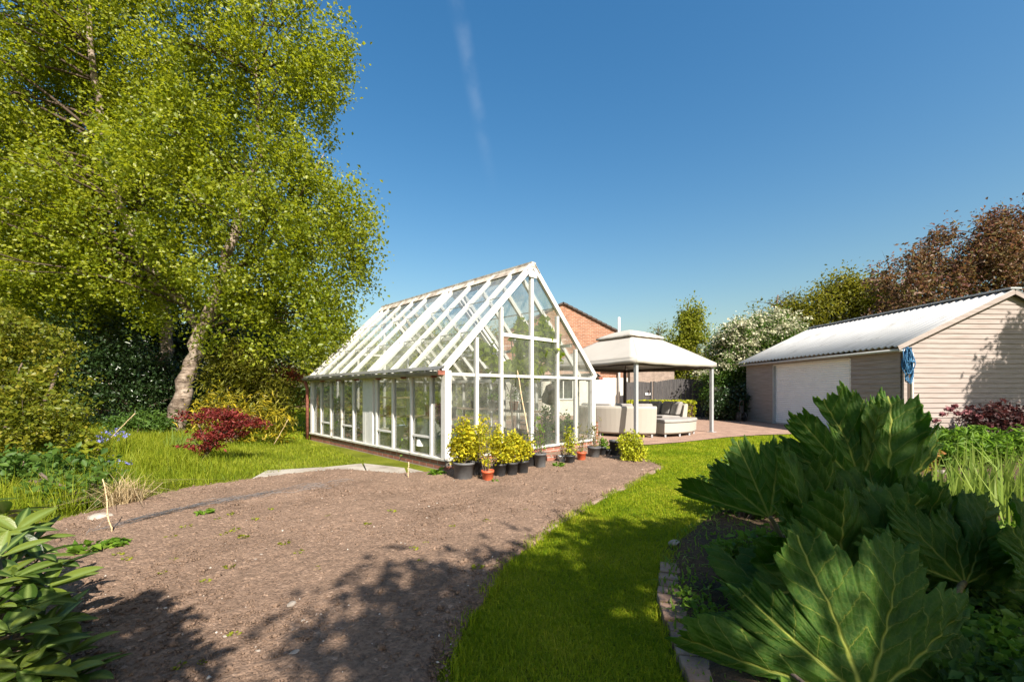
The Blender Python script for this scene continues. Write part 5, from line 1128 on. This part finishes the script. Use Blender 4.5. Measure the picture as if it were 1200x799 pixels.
# ------------------------------------------------------------------ gunnera
def gunneramat():
    m_, n, l, b = nodes('gunnera_leaf'); v = mapping(n, l)
    def at(name): a = n.new('ShaderNodeAttribute'); a.attribute_name = name; return a.outputs['Fac']
    def mt(op, a, c=None, e=None, clamp=False):
        q = n.new('ShaderNodeMath'); q.operation = op; q.use_clamp = clamp
        for i, x in enumerate((a, c, e)):
            if x is None: continue
            if isinstance(x, (int, float)): q.inputs[i].default_value = x
            else: l.new(x, q.inputs[i])
        return q.outputs[0]
    al, ac, wm = at('along'), at('across'), at('ribwidth')           # in units of the leaf's radius
    wob = mt('MULTIPLY_ADD', noise(n, l, v, 14, 3), .05, -.025)
    main = mt('SUBTRACT', 1.35, mt('DIVIDE', ac, wm), None, True)
    ph = mt('DIVIDE', mt('ADD', mt('SUBTRACT', al, mt('MULTIPLY', ac, 1.15)), wob), .145)
    fr = mt('ABSOLUTE', mt('SUBTRACT', mt('FRACT', ph), .5))            # .5 on a side vein
    sec = mt('MULTIPLY', mt('SUBTRACT', fr, .462), 26, None, True)
    vo = n.new('ShaderNodeTexVoronoi'); vo.feature = 'DISTANCE_TO_EDGE'; vo.inputs['Scale'].default_value = 42; l.new(v, vo.inputs['Vector'])
    net = mt('SUBTRACT', 1, mt('MULTIPLY', vo.outputs['Distance'], 9), None, True)
    vein = mt('MAXIMUM', main, mt('MAXIMUM', mt('MULTIPLY', sec, .8), mt('MULTIPLY', net, .16)))
    base = ramp(n, l, noise(n, l, v, 7, 6, .65), [(.3, (.020, .058, .006)), (.5, (.038, .095, .010)), (.7, (.070, .140, .015))])
    mc = n.new('ShaderNodeMix'); mc.data_type = 'RGBA'; l.new(vein, mc.inputs[0]); l.new(base, mc.inputs[6]); mc.inputs[7].default_value = (.34, .37, .07, 1)
    l.new(mc.outputs[2], b.inputs['Base Color']); b.inputs['Roughness'].default_value = .5; b.inputs['Specular IOR Level'].default_value = .22
    hgt = mt('ADD', mt('MULTIPLY', vein, -.6), noise(n, l, v, 45, 6, .7)); bump(n, l, b, hgt, .8, .012)
    t = n.new('ShaderNodeBsdfTranslucent'); l.new(ramp(n, l, vein, [(0, (.26, .48, .012)), (1, (.40, .50, .05))]), t.inputs[0])
    ms = n.new('ShaderNodeMixShader'); ms.inputs[0].default_value = .42; l.new(b.outputs[0], ms.inputs[1]); l.new(t.outputs[0], ms.inputs[2]); l.new(ms.outputs[0], n['Material Output'].inputs[0]); return m_
GUN = gunneramat(); STALK = M('gunnera_stalk', [(.10, .07, .03), (.18, .13, .05), (.14, .15, .05)], 30, .7, (1, 1, .3), .6, 120)
def gunnera_leaf(parent, A, T, N, rad, cup=.35, seed=0, span=128, foot=None, nl=7, wide=1.0):
    A, T, N = Vector(A), Vector(T).normalized(), Vector(N); N = (N - T * N.dot(T)).normalized(); X = T.cross(N)
    sr = np.radians(span); dk = 2 * sr * .90 / (nl - 1); ribs = (np.arange(nl) - nl // 2) * dk
    r_ = np.random.default_rng(seed); th = np.sort(np.concatenate([np.linspace(-sr, sr, 260), ribs])); nth = len(th); nr = 44; sp = np.linspace(0, 1, nr)
    TH, S = np.meshgrid(th, sp); k = np.clip(np.round(TH / dk), -(nl // 2), nl // 2); dth = TH - k * dk; u = np.minimum(1, 2 * np.abs(dth) / dk)
    gain = (1 + .13 * r_.normal(size=nl).clip(-1.3, 1.3))[(k + nl // 2).astype(int)]
    vary = gain * (1 - .14 * (np.abs(TH) / sr) ** 2)
    def tri(x): return np.abs((x % 1) - .5) * 2
    tee = tri(dth / dk * 6.2 + .5) * .6 + tri(TH * 31 + seed + .4 * np.sin(TH * 17)) * .4
    edge = vary * (1 - .17 * u ** 3.5 - .03 * u) + .03 * np.sin(dth / dk * 19) + .115 * (tee - .5)
    RR = rad * S * (1 + (edge - 1) * S ** 1.3)
    along, across = RR * np.cos(dth), np.abs(RR * np.sin(dth)); ph = (along - across * 1.15) / (rad * .145); fr = tri(ph)
    z = cup * rad * S ** 1.7 - rad * .10 * S ** 1.2 * u ** 1.7 + rad * .022 * (1 - fr ** 2) * np.minimum(1, S * 3) + rad * .07 * S ** 2.5 * np.sin(TH * 9 + seed * 1.7) - rad * .30 * np.maximum(S - .72, 0) ** 1.5 * (1 + .8 * np.sin(TH * 7 + seed))
    q = np.stack([RR * np.sin(TH) * 7 / rad, RR * np.cos(TH) * 7 / rad, 0 * RR + seed * 3.3], -1); z += rad * .05 * (vnoise(q) - .5) * S + rad * .16 * (vnoise(q * .25) - .5) * S ** 1.5
    pinch = 1 - .25 * cup * S ** 2; x, y = RR * np.sin(TH) * pinch * wide, RR * np.cos(TH)
    Wp = np.array(A)[None, None] + x[..., None] * np.array(X) + y[..., None] * np.array(T) + z[..., None] * np.array(N) - np.array(parent.location)
    Wp[..., 2] = np.maximum(Wp[..., 2], .03 + .02 * S)
    i = np.arange(nr * nth).reshape(nr, nth); F = np.stack([i[:-1, :-1], i[:-1, 1:], i[1:, 1:], i[1:, :-1]], -1).reshape(-1, 4)
    lf = mesh_np('leaf_blade', Wp.reshape(-1, 3), [F], GUN, parent, True, {'along': along / rad, 'across': across / rad, 'ribwidth': .013 * (1 - .8 * S) + .0022})
    sm = lf.modifiers.new('solid', 'SOLIDIFY'); sm.thickness = .003
    if foot is not None:
        f = Vector(foot) - parent.location; a = A - parent.location; pts = [(1 - t) ** 2 * f + 2 * t * (1 - t) * (f.lerp(a, .55) + Vector((0, 0, .10))) + t * t * (a + T * .01) for t in [i / 10 for i in range(11)]]
        MB().tube(pts, [.024 - .010 * i / 10 + random.uniform(-.0015, .0015) for i in range(11)], 12).build('leaf_stalk', STALK, lf, True)
    return lf
gu = thing('gunnera', 'huge gunnera with lobed toothed leaves on thick stalks at the front of the border', 'plant', (1.75, 2.35, 0))
#     attach point            tip direction        upper face           radius cup seed span foot ribs
gunnera_leaf(gu, P(1012, 818, 1.72), (-.16, .12, 1), (.08, 1, -.12), .58, .40, 1, 70, (1.45, 1.95, 0), 5, 1.42)
gunnera_leaf(gu, P(902, 606, 3.2), (-.36, .1, 1), (.30, 1, .15), .62, .30, 2, 62, (2.05, 3.15, 0), 5, 1.1)
gunnera_leaf(gu, P(1008, 572, 3.0), (-.78, .1, 1), (.3, 1, .2), .60, .30, 3, 58, (2.25, 2.85, 0), 5)
gunnera_leaf(gu, P(1036, 588, 2.95), (.20, .0, 1), (.25, 1, .1), .78, .20, 4, 40, (2.3, 2.75, 0), 3)
gunnera_leaf(gu, P(990, 690, 2.5), (-.12, .15, 1), (.0, -.9, .35), .62, .20, 5, 88, (1.85, 2.45, 0), 5, 1.3)
gunnera_leaf(gu, P(1058, 690, 2.55), (.32, .1, 1), (-.2, -.9, .4), .58, .22, 12, 74, (2.05, 2.5, 0), 5)
gunnera_leaf(gu, P(1130, 684, 2.3), (.06, .05, 1), (-.1, 1, .1), .47, .36, 6, 76, (2.15, 2.15, 0), 5, 1.2)
gunnera_leaf(gu, P(1166, 690, 2.7), (.35, -.2, .35), (-.1, .3, .95), .30, .2, 7, 118, (2.85, 2.6, 0), 7)
gunnera_leaf(gu, P(1135, 832, 1.78), (.10, .12, 1), (-.05, 1, .05), .36, .42, 8, 88, (1.85, 1.95, 0), 5, 1.5)
gunnera_leaf(gu, P(940, 735, 2.3), (-.9, .25, .34), (.2, -.3, .95), .56, .12, 9, 80, (1.6, 2.35, 0), 5)
gunnera_leaf(gu, P(960, 640, 2.85), (-.45, .1, .9), (.1, -.8, .5), .62, .2, 13, 80, (2.0, 2.8, 0), 5)
gunnera_leaf(gu, P(1050, 640, 2.8), (.45, .2, .8), (-.2, -.7, .6), .60, .25, 14, 80, (2.2, 2.7, 0), 5)
gunnera_leaf(gu, P(1060, 790, 2.1), (-.2, .5, .5), (.1, -.5, .8), .42, .2, 15, 90, (1.9, 2.1, 0), 5)
gunnera_leaf(gu, P(1225, 700, 2.1), (.25, .1, .9), (-.5, .8, .2), .40, .35, 11, 80, (2.65, 2.1, 0), 5)
cr = MB(); 
for k in range(7):
    a = k * .9; cr.tube([(.14 * math.cos(a), .14 * math.sin(a), -.05), (.10 * math.cos(a), .10 * math.sin(a), .12), (.05 * math.cos(a), .05 * math.sin(a), .26)], [.07, .05, .008], 8)
cr.build('root_crown', M('shaggy_crown', [(.07, .04, .025), (.14, .08, .05)], 20, .95, bmp=.8, bscale=60), gu, True)

# ------------------------------------------------------------------ rhododendron at the lower left
def rhodomat():
    m_, n, l, b = nodes('rhododendron_leaf'); g = n.new('ShaderNodeNewGeometry'); at = n.new('ShaderNodeAttribute'); at.attribute_name = 'vein'
    c = ramp(n, l, g.outputs['Random Per Island'], [(.1, (.018, .040, .006)), (.5, (.045, .078, .010)), (.9, (.11, .14, .018))])
    mc = n.new('ShaderNodeMix'); mc.data_type = 'RGBA'; l.new(at.outputs['Fac'], mc.inputs[0]); l.new(c, mc.inputs[6]); mc.inputs[7].default_value = (.14, .19, .05, 1)
    l.new(mc.outputs[2], b.inputs['Base Color']); b.inputs['Roughness'].default_value = .36; b.inputs['Specular IOR Level'].default_value = .32
    bump(n, l, b, noise(n, l, mapping(n, l), 45, 5), .25, .01)
    t = n.new('ShaderNodeBsdfTranslucent'); t.inputs[0].default_value = (.12, .22, .02, 1); ms = n.new('ShaderNodeMixShader'); ms.inputs[0].default_value = .2
    l.new(b.outputs[0], ms.inputs[1]); l.new(t.outputs[0], ms.inputs[2]); l.new(ms.outputs[0], n['Material Output'].inputs[0]); return m_
RH = rhodomat()
def rhododendron(label, base, tips, L=.17):
    base = Vector(base); t = thing('rhododendron', label, 'shrub', base); sm = MB(); V, F, A = [], [], []; o = 0; nu, nv = 9, 5
    for tip in tips:
        tip = Vector(tip); b = tip - base; sm.tube(curve_pts((random.uniform(-.1, .1), random.uniform(-.1, .1), -.02), b, .12, 7), [.02, .017, .014, .011, .009, .007, .005], 6)
        ax = Vector((random.uniform(-.5, .5), random.uniform(-.6, .2), 1)).normalized(); xx = ax.orthogonal().normalized(); yy = ax.cross(xx); n = random.randint(7, 9); a0 = random.random() * 6
        for k in range(n):
            a = a0 + k * 2.4; el = random.uniform(-.25, .55); d = (xx * math.cos(a) + yy * math.sin(a)) * math.cos(el) + ax * math.sin(el); s = d.cross(ax).normalized(); nr = s.cross(d).normalized(); l = L * random.uniform(.7, 1.15); w = l * random.uniform(.15, .195); cur = random.uniform(.05, .3)
            for i in range(nu):
                f = i / (nu - 1); ww = w * (math.sin(math.pi * min(1, f * .93 + .07)) ** .75) * (1 if f < .99 else .02); c = b + ax * (k * .003) + d * (l * f + .012) - nr * (cur * l * f * f)
                for j in range(nv):
                    g = (j / (nv - 1) - .5) * 2; V.append(tuple(c + s * (ww * g) + nr * (abs(g) * ww * .32))); A.append(1.0 if j == 2 else 0.0)
            for i in range(nu - 1):
                for j in range(nv - 1): q = o + i * nv + j; F.append((q, q + 1, q + nv + 1, q + nv))
            o += nu * nv
    sm.build('stems', BARK, t, True); mesh_np('foliage', np.array(V), [np.array(F)], RH, t, True, {'vein': A})
    return t
tips = []
for px, py, Y in ((20, 625, 2.4), (45, 655, 2.3), (15, 680, 2.1), (55, 690, 2.2), (30, 715, 2.0), (65, 735, 2.0), (10, 745, 1.8), (45, 765, 1.85), (80, 770, 1.9), (20, 790, 1.7), (-20, 640, 2.3), (-30, 700, 2.0), (-30, 760, 1.8), (60, 800, 1.75), (5, 605, 2.6), (-40, 600, 2.5), (35, 640, 2.5), (70, 665, 2.5), (0, 655, 2.2), (-10, 720, 1.9), (90, 800, 1.8), (30, 690, 2.3), (50, 730, 2.2), (15, 770, 2.0)):
    tips.append(P(px, py, Y)); tips[-1].z = max(tips[-1].z, .08)
rhododendron('glossy long-leaved rhododendron at the lower left corner of the soil bed', (-2.35, 1.9, 0), tips, .195)
tips = []
for px, py, z in ((150, 770, 1.55), (185, 735, 1.75), (130, 790, 1.4), (200, 750, 1.5), (160, 720, 1.8), (120, 740, 1.3), (175, 790, 1.6), (140, 810, 1.7), (210, 780, 1.45), (100, 770, 1.2), (190, 710, 1.9)):
    tips.append(back_off(*G(px, py)[:2], z * .55 + 1.7))
tips = [t + Vector((random.uniform(-.1, .1), random.uniform(-.1, .1), 0)) for t in tips for _ in (0, 1)]
rhododendron('taller rhododendron outside the frame that shades the soil corner', (-1.5, -.5, 0), tips, .195)
#END
